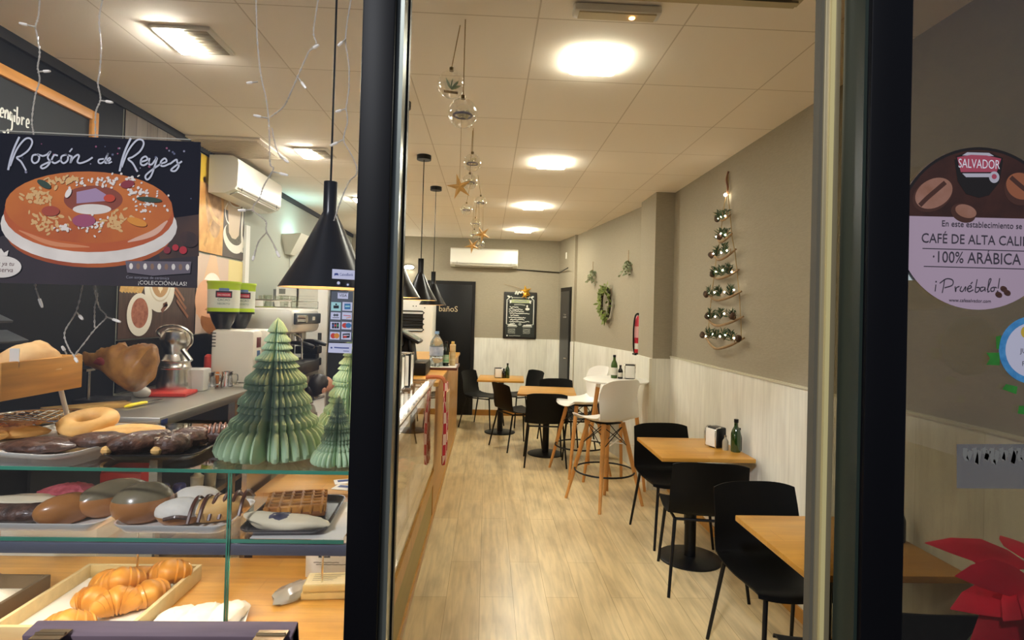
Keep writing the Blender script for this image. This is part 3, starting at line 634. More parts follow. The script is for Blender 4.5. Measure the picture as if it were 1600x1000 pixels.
b = B(); b.tube(spline([(-.32, .035, .12), (-.12, .02, .07), (0, 0, .03)], 5), .003, TWIG, 5); b.build('cord', t)
# ------------------------------------------------------------------ glass baubles and stars from the ceiling
BAUB = glass('bauble_glass', (.97, .97, .95), 1.0, .13)
def bauble(label, p, r, fill, ztop=ZC, side=0):
    t = thing('glass_bauble', label, 'bauble', p, 0, 'clear glass baubles hanging from the ceiling')
    b = B(); b.blob((0, 0, 0), (r, r, r), BAUB, 0, 0, 28); b.build('glass_ball', t)
    b = B(); b.cyl((0, 0, r*.97), (0, 0, r*1.22), r*.16, M('bauble_cap', '#6b5a3a', .4, metal=.6), n=12); b.build('cap', t)
    b = B(); b.tube([(0, 0, r*1.2), (side, 0, ztop-p[2])], .0022, M('jute_rope'), 5); b.build('cord', t)
    b = B(); r2 = random.Random(int(p[1]*100))
    if fill == 'green':
        for k in range(9): leaf(b, (0, 0, -r*.35), (r2.uniform(-1, 1), r2.uniform(-1, 1), r2.uniform(.2, 1.2)), r*.85, r*.22, LEAF2)
        b.tube([(-r*.5, 0, -r*.5), (r*.5, 0, -r*.6)], r*.09, TWIG, 6)
    else:
        b.tube([(r*.62*math.cos(k*PI/8), r*.62*math.sin(k*PI/8), -r*.15) for k in range(16)], r*.08, M('grey_moss', '#8d8791', .8, var=.3, scale=40), 6, True)
        for k in range(8): b.blob((r2.uniform(-.4, .4)*r, r2.uniform(-.4, .4)*r, -r*.3+r2.uniform(0, .7)*r), (r*.17,)*3, M('cream_flower', '#d9cfa8', .7), .3, k, 8)
    b.build('filling', t)
    return t
bauble('large clear glass bauble with greenery hanging nearest the window, upper one', at(705, 132, Y=2.38), .058, 'green', side=.03)
bauble('largest clear glass bauble with cream flowers, lower of the nearest pair', at(723, 177, Y=2.33), .06, 'moss')
bauble('clear glass bauble beside the cone pendant cord, just above the upper straw star', at(738, 254, Y=3.7), .057, 'moss')
bauble('clear glass bauble partly behind the upper straw star', at(734, 284, Y=3.75), .05, 'moss', side=.01)
bauble('clear glass bauble, lower left in the third cluster', at(729, 327, Y=4.9), .05, 'moss', side=.04)
bauble('clear glass bauble, right in the third cluster', at(751, 316, Y=4.95), .052, 'moss', side=-.03)
bauble('clear glass bauble topmost in the farthest cluster', at(743, 349, Y=6.2), .055, 'moss')
bauble('clear glass bauble middle in the farthest cluster', at(741, 366, Y=6.25), .05, 'moss', side=.02)
bauble('clear glass bauble lowest, in front of the back air conditioner', at(749, 382, Y=6.1), .055, 'moss', side=-.02)
for label, px, py, Y, R in (('straw coloured star hanging below the second cluster of baubles', 718, 292, 3.55, .085), ('straw coloured star right in the farthest cluster of baubles', 754, 366, 6.0, .09), ('straw coloured star lowest left, in front of the back air conditioner', 738, 384, 5.9, .085)):
    p = at(px, py, Y=Y); t = thing('star_ornament', label, 'star', p, .3*px % 1.2-.5, 'straw stars hanging from the ceiling')
    b = B(); star3d(b, (0, 0, 0), R, R*.3, R*.22, STRAW, .25 if Y < 4 else .5); b.build('star', t)
    b = B(); b.tube([(0, 0, R*.3), (0, 0, ZC-p.z)], .0015, M('jute_rope'), 5); b.build('cord', t)
# ------------------------------------------------------------------ long counter along the aisle
CX = -.385
CABW = M('counter_inside_white', '#dedcd6', .4)
t = thing('counter', 'long oak fronted bar counter with glass display along the aisle', 'counter', (0, 0, 0))
b = B(); b.span((-1.0, 2.42, 0), (CX-.02, 4.45, .33), OAKV); b.span((-1.0, 4.45, 0), (CX, 7.85, 1.045), OAKV); b.span((CX-.02, 2.42, .02), (CX-.006, 4.45, .30), M('front_olive', '#a89459', .5, var=.06, scale=3, stretch=(1, .3, 6))); b.build('body', t)
b = B(); b.span((CX-.05, 2.42, .30), (CX+.004, 4.45, .40), OAK); b.span((CX-.03, 2.42, .40), (CX-.012, 4.45, .425), BLKM); b.span((CX-.045, 2.42, .425), (CX-.004, 4.45, .455), CHAMP); b.build('front_trim', t)
b = B(); b.span((CX-.01, 2.42, 0), (CX+.006, 7.85, .05), OAK); b.build('plinth_trim', t)
b = B(); b.span((-1.0, 4.43, 1.045), (CX+.02, 7.87, 1.08), OAK, .006); b.build('worktop', t)
b = B(); b.span((-1.0, 2.42, .33), (CX-.05, 4.43, .45), CABW); b.span((-1.0, 2.42, .45), (-.98, 4.43, 1.09), STEEL); b.build('display_floor', t)
b = B(); b.span((-.80, 2.75, .985), (CX-.035, 4.4, .993), CABW); b.span((CX-.035, 2.75, .985), (CX-.028, 4.4, 1.02), M('price_rail', '#f1efe9', .4)); b.build('display_shelf', t)
for k in range(4):
    b = B(); y = 2.43+k*.66; b.span((CX-.02, y, .455), (CX-.008, y+.012, 1.09), STEEL); b.build('glass_post', t)
b = B(); b.span((CX-.006, 2.42, .455), (CX, 4.43, 1.095), GLASS); b.build('front_glass', t)
b = B(); b.span((-1.0, 2.42, 1.095), (CX, 4.43, 1.103), GLASS); b.build('top_glass', t)
b = B(); b.span((CX-.006, 2.42, 1.095), (CX+.003, 4.43, 1.105), STEEL); b.build('edge_trim', t)
CASELED = emit('case_led', (1, .95, .85), 2.2)
b = B(); b.span((CX-.075, 2.45, 1.078), (CX-.05, 4.4, 1.09), CASELED); b.build('lamp_strip', t)
TAGB = M('tag_black', '#26262a', .6)
for k in range(12):
    y = 2.8+.135*k; b = B(); b.box((0, 0, .02), (.035, .075, .004), M('tag_white', '#f0eee8', .6), 0, Matrix.Rotation(rad(25), 4, 'Y')); b.box((.002, 0, .0225), (.022, .045, .002), TAGB, 0, Matrix.Rotation(rad(25), 4, 'Y')); b.box((0, 0, .006), (.02, .03, .012), M('tag_white'))
    o = b.build('price_tag', None, (CX-.075, y, .993)); tag(o, 'small white and black price card on the counter display shelf', 'price tag', 'price cards along the counter display')
PAN = [(2.95, 'steel pan of rosy sliced meat at the window end of the counter display', M('sliced_ham', '#c98272', .5, var=.3, scale=12)), (3.39, 'steel pan of sausage pieces low in the counter display', M('sausage', '#a5583f', .4, var=.3, scale=20)), (3.83, 'steel pan of pale salad low in the counter display', M('salad', '#cfc58a', .6, var=.3, scale=20)), (4.2, 'steel pan of red peppers, last in the counter display', M('peppers', '#b0452e', .4, var=.3, scale=16))]
for y, lab, m in PAN:
    t2 = thing('food_pan', lab, 'pan', (-.64, y, .45), 0, 'food pans in the counter display')
    b = B()
    for s in (-1, 1): b.box((s*.15, 0, .03), (.006, .42, .06), STEEL); b.box((0, s*.21, .03), (.3, .006, .06), STEEL)
    b.box((0, 0, .004), (.3, .42, .008), STEEL); b.build('pan', t2)
    b = B(); r = random.Random(int(y*10))
    for k in range(26): b.blob((r.uniform(-.11, .11), r.uniform(-.17, .17), .04+.02*r.random()), (.035, .03, .016), m, .3, k, 8)
    tag(b.build('food', t2), kind='stuff')
for k, (y, lab) in enumerate(((2.6, 'white plastic wrapped bread packet leaning in the counter display, near'), (2.98, 'white plastic wrapped packet deeper in the counter display'))):
    b = B(); b.blob((0, 0, .05), (.03, .12, .05), M('wrapped_white', '#dfe0de', .25, coat=.5), .15, k, 16, 3, flat=.9); o = b.build('bread_packet', None, (-.455, y, .452)); tag(o, lab, 'packet', 'wrapped packets in the counter display')
b = B(); b.box((0, 0, .2), (.52, .3, .38), OAK, .004); item('corner_block', 'oak work ledge block at the window end inside the counter', 'ledge', None, b, (-.70, 2.60, .452))
for k, (x, y, a0) in enumerate(((-.62, 2.62, 20), (-.60, 2.53, -12))):
    b = B(); b.box((0, 0, .001), (.1, .07, .002), WHITEP); b.box((-.01, .01, .0022), (.05, .03, .0006), M('leaflet_blue', '#4c5a8c', .6)); item('leaflet', ('farther', 'nearer')[k]+' white leaflet lying on the oak ledge behind the waffle', 'leaflet', 'leaflets on the ledge', b, (x, y, .843), rad(a0))
# things standing on the counter
for k, (y, lab) in enumerate(((3.72, 'chrome and white napkin box at the near end of the counter top'), (3.92, 'chrome and white napkin box second along the counter top'))):
    t = thing('counter_napkin_box', lab, 'napkin dispenser', (-.60+.03*k, y, 1.104), 0, 'napkin boxes on the counter')
    b = B(); b.box((0, 0, .12), (.12, .13, .235), M('box_dark', '#1b1b1d', .3), .012)
    for sx in (-1, 1): b.tube([(sx*.062, -.07, .004), (sx*.062, -.07, .235), (sx*.062, .07, .235), (sx*.062, .07, .004)], .005, CHROME, 8)
    b.build('body', t)
    b = B(); b.box((.061, 0, .12), (.006, .11, .2), WHITEP, .002); b.box((0, -.066, .12), (.1, .006, .2), WHITEP, .002); b.build('napkins', t)
for k in range(4):
    b = B(); b.lathe([(0, 0), (.05, 0), (.085, .012), (.088, .012), (.055, -.004), (0, -.004)], TRAYW); o = b.build('saucer', None, (-.66, 4.5, 1.086+.0145*k)); tag(o, 'white saucer in the stack at the near end of the oak counter top', 'saucer', 'stacked white saucers on the counter')
t = thing('cash_register', 'black till with tilted grey screen on the counter', 'cash register', (-.70, 5.05, 1.081))
b = B(); b.box((.02, 0, .055), (.34, .38, .11), BLK, .012); b.build('drawer_box', t)
b = B(); b.box((-.02, .02, .21), (.1, .12, .22), BLK, .02); b.box((.05, .0, .2), (.03, .26, .2), BLK, .01, Matrix.Rotation(rad(-8), 4, 'Y')); b.build('stand', t)
b = B(); b.box((.03, -.0, .32), (.2, .3, .03), BLK, .01, Matrix.Rotation(rad(28), 4, 'Y')); b.box((-.12, -.08, .3), (.2, .28, .12), M('till_grey', '#4a4b50', .4), .01); b.build('monitor', t)
b = B(); b.box((.037, -.0, .336), (.16, .24, .006), M('till_screen', '#8a9488', .2), 0, Matrix.Rotation(rad(28), 4, 'Y')); b.build('screen', t)
t = thing('serving_tray', 'white tray with brown rim at the end of the counter carrying bottles', 'tray', (-.46, 5.62, 1.081))
b = B(); b.box((0, 0, .012), (.36, .5, .014), TRAYW, .005); b.build('tray_top', t)
b = B()
for s in (-1, 1): b.box((s*.18, 0, .012), (.012, .51, .024), M('tray_rim', '#5c2f22', .5)); b.box((0, s*.25, .012), (.36, .012, .024), M('tray_rim'))
b.build('rim', t)
PET = M('pet_plastic', '#c9d4d6', .08, trans=.85)
t = thing('water_bottle', 'large clear plastic water bottle with blue cap on the counter tray', 'bottle', (-.485, 5.55, 1.1))
b = B(); b.lathe([(0, 0), (.062, 0), (.066, .01), (.066, .08), (.062, .09), (.066, .1), (.066, .2), (.06, .235), (.03, .285), (.018, .3), (.018, .315), (0, .315)], PET, n=24); b.build('bottle_body', t)
b = B(); b.lathe([(0, .312), (.021, .312), (.021, .338), (0, .338)], M('cap_blue', '#8fb4dc', .4), n=16); b.build('cap', t)
b = B(); b.lathe([(.0672, .105), (.0672, .19)], M('water_label', '#8f9ab5', .5, col2='#c9d0dd', scale=14), n=24); b.build('paper_label', t)
bottle('sauce_bottle', 'dark green bottle with bright green label on the counter tray', (-.395, 5.6, 1.1), .24, .03, M('sauce_dark', '#152018', .15), BLK, 'bottles on the counter tray', lab=M('label_green', '#2f9a5a', .5, col2='#d7d0bd', scale=3, stretch=(.1, .1, 9)))
b = B(); b.box((0, 0, .105), (.055, .055, .21), M('carton', '#d8c9a2', .6, col2='#b08a4a', scale=5, stretch=(.2, .2, 5)), .004); b.box((0, 0, .222), (.03, .04, .03), M('carton_cap', '#c5a85c', .5), .004); o = b.build('juice_carton', None, (-.335, 5.66, 1.1)); tag(o, 'cream and tan carton at the right end of the counter tray', 'carton')
bottle('spice_jar', 'small white jar between the water bottle and the green bottle', (-.425, 5.7, 1.1), .16, .026, M('jar_white', '#d9d5cc', .4), WHT, 'bottles on the counter tray', 'jar')
# folded aprons over the counter corner
APR = bpy.data.materials.new('red_check_cloth'); APR.use_nodes = True; nt = APR.node_tree; bs = nt.nodes['Principled BSDF']; bs.inputs['Roughness'].default_value = .9
tc = nt.nodes.new('ShaderNodeTexCoord'); mp = nt.nodes.new('ShaderNodeMapping'); mp.inputs['Scale'].default_value = (24, 24, 12); ckr = nt.nodes.new('ShaderNodeTexChecker'); ckr.inputs['Scale'].default_value = 1
ckr.inputs[1].default_value = lin('#b3243a'); ckr.inputs[2].default_value = lin('#e6c9c4'); nt.links.new(tc.outputs['Object'], mp.inputs[0]); nt.links.new(mp.outputs[0], ckr.inputs[0]); nt.links.new(ckr.outputs[0], bs.inputs[0])
def apron(label, y, w, z0, z1, mt, tie):
    t = thing('apron', label, 'apron', (CX+.062, y, 0))
    b = B(); N = 10
    def fn(u, v):
        z = z1+(z0-z1)*u; k = v*2-1; ww = w*(.55+.45*min(1, u*3))*(1 if u < .88 else 1-(u-.88)*2.5)
        return (.012*math.sin(k*9+u*2)+.03*u*(1-u), k*ww/2, z)
    b.grid(fn, 24, 20, mt, .008); b.build('cloth', t)
    b = B(); b.tube(spline([(-.16, .02, 1.097), (-.07, .02, 1.1), (-.02, .0, 1.09), (.005, -.01, z1-.02)], 5), .016, tie, 7); b.build('tie', t)
    b = B(); b.box((.022, 0, z1-.14), (.018, w*.75, .16), M('beige_pocket', '#c6a982', .9), .006); b.build('pocket', t)
    return t
apron('long red and white checked apron hanging at the end of the glass counter', 4.60, .22, .42, 1.06, APR, M('tie_rust', '#b06a45', .9))
# ------------------------------------------------------------------ white fridges
t = thing('refrigerator', 'white refrigerator with black condenser coils at the far end of the counter', 'refrigerator', (-1.06, 8.28, 0))
b = B(); b.box((0, 0, .91), (.58, .55, 1.8), WHT, .025); b.build('cabinet', t)
for k in range(4):
    b = B(); z = 1.62-.075*k
    if k == 0: z = 1.63
    b.tube([(-.26, -.29, z), (.15, -.29, z), (.175, -.29, z-.02), (.15, -.29, z-.045), (-.26, -.29, z-.045)], .008, BLK, 8); b.build('coil', t)
b = B(); b.box((-.04, -.278, 1.49), (.4, .01, .2), M('coil_recess', '#231f1e', .7)); b.build('recess', t)
b = B()
for x, z in ((.02, 1.7), (.06, 1.7), (.14, 1.74), (.18, 1.68)): b.cyl((x, -.274, z), (x, -.28, z), .008, BLK, n=8)
b.build('screws', t)
t = thing('notice_cabinet', 'tall white cabinet with paper notices taped on it, behind the large paper tree', 'cabinet', (-1.77, 5.75, 0))
b = B(); b.box((0, 0, 1.37), (.49, .5, .92), M('cabinet_white', '#efeee8', .4), .01); b.build('body', t)
b = B(); b.box((0, 0, .455), (.49, .5, .9), M('cabinet_beige', '#b9a671', .5), .01); b.build('base', t)
b = B(); b.box((-.262, .0, 1.55), (.03, .45, .5), M('grey_strip', '#6d716f', .5)); b.build('side_strip', t)
INK = M('print_grey', '#6a6b66', .8)
for k, (x0, z0, w, h) in enumerate(((-.12, 1.655, .2, .32), (.06, 1.66, .2, .3))):
    b = B(); a = Art(b, (x0-.01, -.2515, z0), (1, 0, 0), (0, 0, 1), (0, -1, 0)); a.rect(-w/2, -h/2, w/2, h/2, M('notice_paper%d' % k, ('#e9e7dd', '#dcdacd')[k], .8))
    if k == 0: a.rect(-.085, .1, -.025, .15, M('notice_logo', '#77776f', .7))
    r = random.Random(k)
    for j in range(9):
        z = .08-.026*j
        if j in (5,): continue
        a.stroke([(-.085+.012*i, z+r.uniform(-.002, .002)) for i in range(int(14 if j % 4 != 3 else 8))], .005 if k == 0 else .003, INK if k == 0 else M('print_pale', '#b5b4a8', .8), 2)
    b.build('notice', t)
b = B(); b.box((.18, -.253, 1.36), (.035, .006, .07), M('switch_dark', '#3d3d3d', .5)); b.build('lock', t)
b = B(); b.span((-1.51, 5.52, 0), (-1.36, 5.6, 1.82), M('dark_panel', '#2b2d30', .35)); o = b.build('dark_post', None); tag(o, 'narrow dark upright panel beside the white notice cabinet', 'panel')
# ------------------------------------------------------------------ pastry case along the window
CY0, CY1, TZ, SZ, DZ = 1.70, 2.36, 1.145, .94, .60
t = thing('pastry_case', 'glass pastry case with oak deck and glass shelf along the shop window', 'display case', (0, 0, 0))
b = B(); b.span((-2.17, CY0+.02, 0), (CX, CY1, DZ-.03), OAKV); b.build('base', t)
b = B(); b.span((-2.18, CY0, DZ-.03), (CX+.004, CY1+.02, DZ), DECK, .004); b.build('deck', t)
jx = at(357, 850, Y=CY0).x
def pane(name, lo, hi, edge=None):
    lo, hi = Vector(lo), Vector(hi); b = B(); b.span(lo, hi, GLASS); b.build(name, t)
b = B(); b.span((-2.17, CY0, TZ-.008), (CX, CY1, TZ), GLASS); b.span((-2.17, CY0-.003, TZ-.009), (CX, CY0, TZ+.001), GEDGE); b.build('top_glass', t)
b = B(); b.span((-2.17, CY0+.01, SZ-.008), (CX-.02, 2.10, SZ), GLASS); b.span((-2.17, CY0+.005, SZ-.009), (CX-.02, CY0+.01, SZ+.001), GEDGE); b.build('shelf_glass', t)
b = B(); b.span((-2.17, CY0+.004, SZ-.045), (CX-.01, CY0+.026, SZ-.012), M('rail_blue_grey', '#767b8c', .35, metal=.5), .003); b.build('shelf_rail', t)
b = B(); b.span((-2.17, CY0, DZ), (jx-.003, CY0+.006, TZ-.009), GLASS); b.span((jx-.007, CY0-.001, DZ), (jx-.003, CY0+.007, TZ-.009), GEDGE); b.build('front_glass', t)
b = B(); b.span((jx+.003, CY0, DZ), (CX, CY0+.006, TZ-.009), GLASS); b.span((jx, CY0-.001, DZ), (jx+.003, CY0+.007, TZ-.009), GEDGE); b.build('front_glass', t)
b = B(); b.span((CX-.006, CY0+.006, DZ), (CX, CY1, TZ-.009), GLASS); b.build('end_glass', t)
for x in (-1.67, -1.20, -.56):
    b = B(); b.cyl((x, 2.06, DZ), (x, 2.06, SZ-.008), .004, CHROME, n=8); b.build('shelf_rod', t)
CASE2 = emit('pastry_led', (1, .84, .58), 14)
b = B(); b.span((-2.1, CY0+.028, SZ-.043), (CX-.03, CY0+.044, SZ-.035), CASE2); b.build('lamp_strip', t)
b = B(); b.span((-2.1, CY0+.026, SZ-.034), (CX-.03, CY0+.048, SZ-.030), M('rail_blue_grey')); b.build('added_light_block', t)  # added cap, unseen behind the rail, keeps strip light off the shelf trays
def tray(name, label, c, sx, sy, rz, m, h=.02, lip=.016, group='pastry trays', cat='tray'):
    b = B(); pts = roundrect(sx/2, sy/2, min(sx, sy)*.16, 5); n = len(pts)
    ins = roundrect(sx/2-lip, sy/2-lip, min(sx, sy)*.16-lip*.5, 5)
    rings = [(ins, 0), (pts, h), ([(x*1.02, y*1.02) for x, y in pts], h), ([(x*1.02, y*1.02) for x, y in pts], h-.003), ([(x*.985, y*.985) for x, y in ins], -.0)]
    v = []; f = []
    v += [(x, y, .004) for x, y in ins]+[(x, y, h) for x, y in pts]+[(x*1.025, y*1.025, h) for x, y in pts]+[(x*1.02, y*1.02, h-.004) for x, y in pts]+[(x, y, 0) for x, y in ins]
    for k in range(4): f += [(k*n+i, k*n+(i+1) % n, (k+1)*n+(i+1) % n, (k+1)*n+i) for i in range(n)]
    f += [tuple(range(n)), tuple(range(4*n, 5*n))[::-1]]; b.add(v, f, m); o = b.build(name, None, c, rz); return tag(o, label, cat, group)
tray('oval_tray', 'white tray on the case top with golden and chocolate pastries', (-1.42, 2.01, TZ), .42, .46, rad(-10), TRAYW)
tray('oval_tray', 'white tray at far left on the case top under golden pastries', (-1.80, 1.98, TZ), .28, .46, 0, TRAYW)
tray('serving_tray', 'black tray of chocolate coated pastries on the case top', (-1.03, 1.94, TZ), .27, .33, rad(4), TRAYB)
tray('oval_tray', 'long white tray on the glass shelf under the glazed buns', (-1.45, 1.86, SZ), .62, .24, 0, TRAYW, .028)
tray('oval_tray', 'white tray on the glass shelf under the sugared rolls', (-.93, 1.86, SZ), .33, .25, 0, TRAYW, .028)
tray('serving_tray', 'black tray with a waffle on the glass shelf', (-.60, 1.885, SZ+.004), .25, .33, rad(3), TRAYB)
b = B(); b.box((-.545, 1.88, SZ+.0015), (.27, .33, .002), WHITEP); o = b.build('tray_paper'); tag(o, 'white paper sheet under the black waffle tray', 'paper')
# chocolate and golden palmiers on the case top
def palmier(m, L=.19, W=.13, H=.035, seed=0):
    b = B()
    def fn(q, p): q.z *= (1-.35*math.exp(-(q.y/(W*.18))**2)) if q.z > 0 else 1; q.x *= 1-.25*abs(p.y); return q
    b.blob((0, 0, H*.5), (L/2, W/2, H*.62), m, .09, seed, 28, 3, flat=.75, fn=fn); return b
z = TZ+.006
item('palmier', 'chocolate covered palmier in front on the white tray, left one', 'pastry', 'palmiers', palmier(CHOC, .23, .14, .04, 1), (-1.385, 1.85, z), rad(8))
item('palmier', 'chocolate covered palmier in front on the white tray, right one', 'pastry', 'palmiers', palmier(CHOC, .19, .12, .04, 2), (-1.255, 1.915, z+.006), rad(24))
b = B(); b.tube([(.064*math.cos(k*PI/12), .064*math.sin(k*PI/12), .024) for k in range(24)], .03, BREAD, 12, True, flat=.85); item('ring_pastry', 'golden ring shaped pastry behind the chocolate palmiers', 'pastry', None, b, (-1.42, 2.12, z+.02)); bpy.data.objects['ring_pastry'].rotation_euler.x = rad(14)
item('flat_pastry', 'golden flat oval pastry at the right rear of the white tray', 'pastry', 'golden pastries', palmier(BREAD, .24, .15, .035, 4), (-1.265, 2.09, z), rad(18))
for k, (x, y, a, l) in enumerate(((-1.62, 2.03, 20, 'golden flaky pastry at the left edge of the tray, upper'), (-1.68, 1.93, 28, 'golden flaky pastry at the left edge of the tray, lower'), (-1.80, 2.07, 15, 'golden flaky pastry farthest left on the case top'), (-1.83, 1.90, 20, 'golden flaky pastry cut by the left edge of the photograph'))):
    b = palmier(BREAD, .22, .1, .04, 7+k); r = random.Random(k)
    for j in range(12): b.blob((r.uniform(-.09, .09), r.uniform(-.03, .03), .045), (.012, .008, .006), PASTRY, .3, j, 6)
    item('flaky_pastry', l, 'pastry', 'golden pastries', b, (x, y, z+.004*k), rad(a))
for k, (x, y, a, L, W, l) in enumerate(((-1.09, 1.885, 50, .22, .085, 'long chocolate eclair lying across the black tray, front left'), (-.985, 1.86, 65, .12, .08, 'chocolate dipped pastry with bare end, front right of the black tray'), (-.985, 1.965, 35, .13, .085, 'chocolate crusted pastry in the middle of the black tray'), (-.915, 2.02, 20, .12, .1, 'glossy striped chocolate bun at the back corner of the black tray'))):
    b = B(); b.blob((0, 0, .028), (L/2, W/2, .034), CHOC, .16, 20+k, 26, 3.2, flat=.8)
    if k < 2: b.blob((-L*.47, 0, .018), (.016, .018, .014), BREAD, .1, k, 10)
    r = random.Random(k)
    if k == 3:
        for j in range(7):
            a0 = -.8+j*.27; b.tube([(.058*math.sin(a0)*1.02, .052*math.cos(a0)*math.cos(q)*1.02, .03+.034*math.cos(a0)*math.sin(q)*1.03) for q in [.3+.25*i for i in range(11)]], .0035, M('choc_stripe', '#8f5f4c', .3), 6)
    else:
        for j in range(26): b.blob((r.uniform(-.4, .4)*L, r.uniform(-.35, .35)*W, .058-.01*r.random()), (.006, .004, .003), M('almond_bits', '#c7b39c', .6), .2, j, 6)
    item('chocolate_pastry', l, 'pastry', 'chocolate pastries on the black tray', b, (x, y, z), rad(a))
# shelf
z = SZ+.006
def bun(L, W, H, seed, top=True):
    b = B(); b.blob((0, 0, H*.46), (L/2, W/2, H*.55), BUN, .04, seed, 30, 1.5, flat=.84, m2=BUNTOP if top else None, sel=(lambda i, k: i < .36) if top else None); return b
item('glazed_bun', 'small pointed golden bun at the front of the glass shelf', 'bun', 'glazed buns on the glass shelf', bun(.165, .095, .085, 3, False), (-1.275, 1.815, z), rad(48))
item('glazed_bun', 'long glazed bun standing behind the small pointed bun', 'bun', 'glazed buns on the glass shelf', bun(.225, .11, .105, 5), (-1.185, 1.9, z), rad(56))
item('glazed_bun', 'round glazed bun at the left of the sugared rolls', 'bun', 'glazed buns on the glass shelf', bun(.175, .14, .115, 8), (-1.06, 1.84, z), rad(38))
b = B(); b.blob((0, 0, .03), (.12, .06, .034), CHOC, .08, 2, 26, 2, flat=.8); b.blob((0, .012, .062), (.1, .04, .012), CREAM, .2, 3, 16); item('chocolate_slab', 'dark chocolate pastry with cream at the left end of the shelf', 'pastry', None, b, (-1.41, 1.82, z), rad(5))
b = B(); b.blob((0, 0, .035), (.095, .07, .045), PINK, .18, 4, 26, 4, flat=.7); item('pink_pastry', 'pink crumb topped pastry behind the dark chocolate one', 'pastry', None, b, (-1.34, 1.92, z+.004), rad(10))
b = B(); b.blob((0, 0, .02), (.05, .03, .02), M('red_sprinkles', '#8b2f35', .6), .5, 6, 16, 6, flat=.8); item('red_pastry', 'little dark red crumb pastry glimpsed between the buns', 'pastry', None, b, (-1.225, 1.975, z+.02))
def sugar_roll(seed):
    b = B(); b.blob((0, 0, .036), (.075, .05, .042), PASTRY, .05, seed, 26, 2, flat=.8, m2=SUGAR, sel=lambda i, k: i < .52)
    b.tube(spline([(-.035, -.048, .03), (0, -.056, .038), (.035, -.048, .03)], 5), .006, CHOC, 6); return b
item('sugared_roll', 'sugar dusted chocolate roll at the front of the shelf', 'pastry', 'sugared rolls', sugar_roll(1), (-.93, 1.815, z), rad(12))
item('sugared_roll', 'sugar dusted roll lying behind the front sugared one', 'pastry', 'sugared rolls', sugar_roll(4), (-.945, 1.93, z), rad(28))
b = B(); b.blob((0, 0, .034), (.09, .055, .04), BREAD, .08, 3, 26, 2, flat=.8)
for j in range(6):
    x = -.07+j*.028; b.tube(spline([(x-.02, -.058, .018), (x-.005, -.03, .062), (x+.015, .01, .077), (x+.04, .05, .045)], 5), .006, M('choc_drizzle', '#5a2f1f', .3), 6, flat=.6)
item('striped_pastry', 'golden pastry striped with chocolate, right end of the white shelf tray', 'pastry', None, b, (-.835, 1.855, z), rad(30))
b = B()     # waffle
WF = M('waffle', '#d9993f', .5, col2='#a5641f', scale=20, bump=.3); WFD = M('waffle_pocket', '#8a5018', .6)
b.box((0, 0, .011), (.185, .175, .018), WFD, .006)
for k in range(6): b.box((-.08+.032*k, 0, .026), (.011, .18, .03), WF, .004, None, 1)
for k in range(6): b.box((0, -.078+.031*k, .026), (.19, .011, .03), WF, .004, None, 1)
item('waffle', 'golden waffle on the black tray', 'waffle', None, b, (-.615, 1.93, SZ+.012), rad(14))
b = B(); b.blob((0, 0, .02), (.14, .04, .026), CREAM, .1, 3, 30, 2, flat=.7, fn=lambda q, p: Vector((q.x, q.y-.02*math.cos(p.x*2)+.02, q.z))); b.blob((.0, .0, .032), (.045, .03, .017), M('blueberry', '#39384f', .4, col2='#6e6a7a', scale=30), .3, 2, 14, 4)
item('filled_crescent', 'pale long pastry with dark berry filling in front of the waffle', 'pastry', None, b, (-.605, 1.765, SZ+.01), rad(-12))
# oak deck: wooden tray of croissants
def wooden_tray(label, c, sx, sy, rz, m, h=.055):
    t = thing('wooden_tray', label, 'tray', c, rz, 'wooden trays on the deck'); b = B()
    for s in (-1, 1): b.box((s*(sx/2-.007), 0, h/2), (.014, sy, h), m, .002); b.box((0, s*(sy/2-.007), h/2), (sx-.028, .014, h), m, .002)
    b.build('rim', t); b = B(); b.box((0, 0, .004), (sx-.02, sy-.02, .008), m); b.build('bottom', t)
    b = B(); b.box((0, 0, .0095), (sx-.03, sy-.03, .002), WHITEP); b.build('paper_liner', t)
    return t
wooden_tray('pale wooden tray of croissants on the oak deck', (-1.245, 1.975, DZ), .41, .43, 0, PALEWOOD)
wooden_tray('darker wooden tray of white sugared cakes at the left of the deck', (-1.70, 1.93, DZ), .36, .34, 0, M('tray_brown', '#6e5d45', .5))
def croissant(L=.15, R=.034, seed=0):
    b = B(); N = 46; pts = []; rr = []
    for i in range(N+1):
        s = i/N*2-1; a = s*1.15; pts.append((L*.5*math.sin(a)*1.05, -L*.42*(math.cos(a)-1)*1.0-L*.12, R*(.9-.3*abs(s))))
        seg = (abs(s)*4.2) % 1; rr.append(R*max(.12, (1-abs(s)**2.2)**.6)*(1-.17*seg+.1)+.002)
    b.tube(pts, rr, CROIS, 16, flat=.9); return b
CR = [(-1.31, 2.04, .012, 100, 'plump croissant at the left of the heap in the wooden tray'), (-1.185, 2.09, .012, -30, 'croissant at the back of the heap, in the middle'), (-1.215, 2.0, .05, 25, 'croissant lying on top in the middle of the heap'), (-1.125, 1.985, .012, 60, 'croissant at the right edge of the heap'), (-1.265, 1.925, .012, 165, 'croissant with ridged back at the front left of the heap'), (-1.165, 1.9, .02, -150, 'croissant nearest the front right of the heap'), (-1.11, 2.10, .035, 20, 'croissant in the far right corner of the wooden tray'), (-1.245, 1.80, .01, 20, 'croissant half hidden at the very front of the wooden tray')]
for k, (x, y, dz, a, l) in enumerate(CR): item('croissant', l, 'croissant', 'croissants in the wooden tray', croissant(.13, .043, k), (x, y, DZ+dz), rad(a))
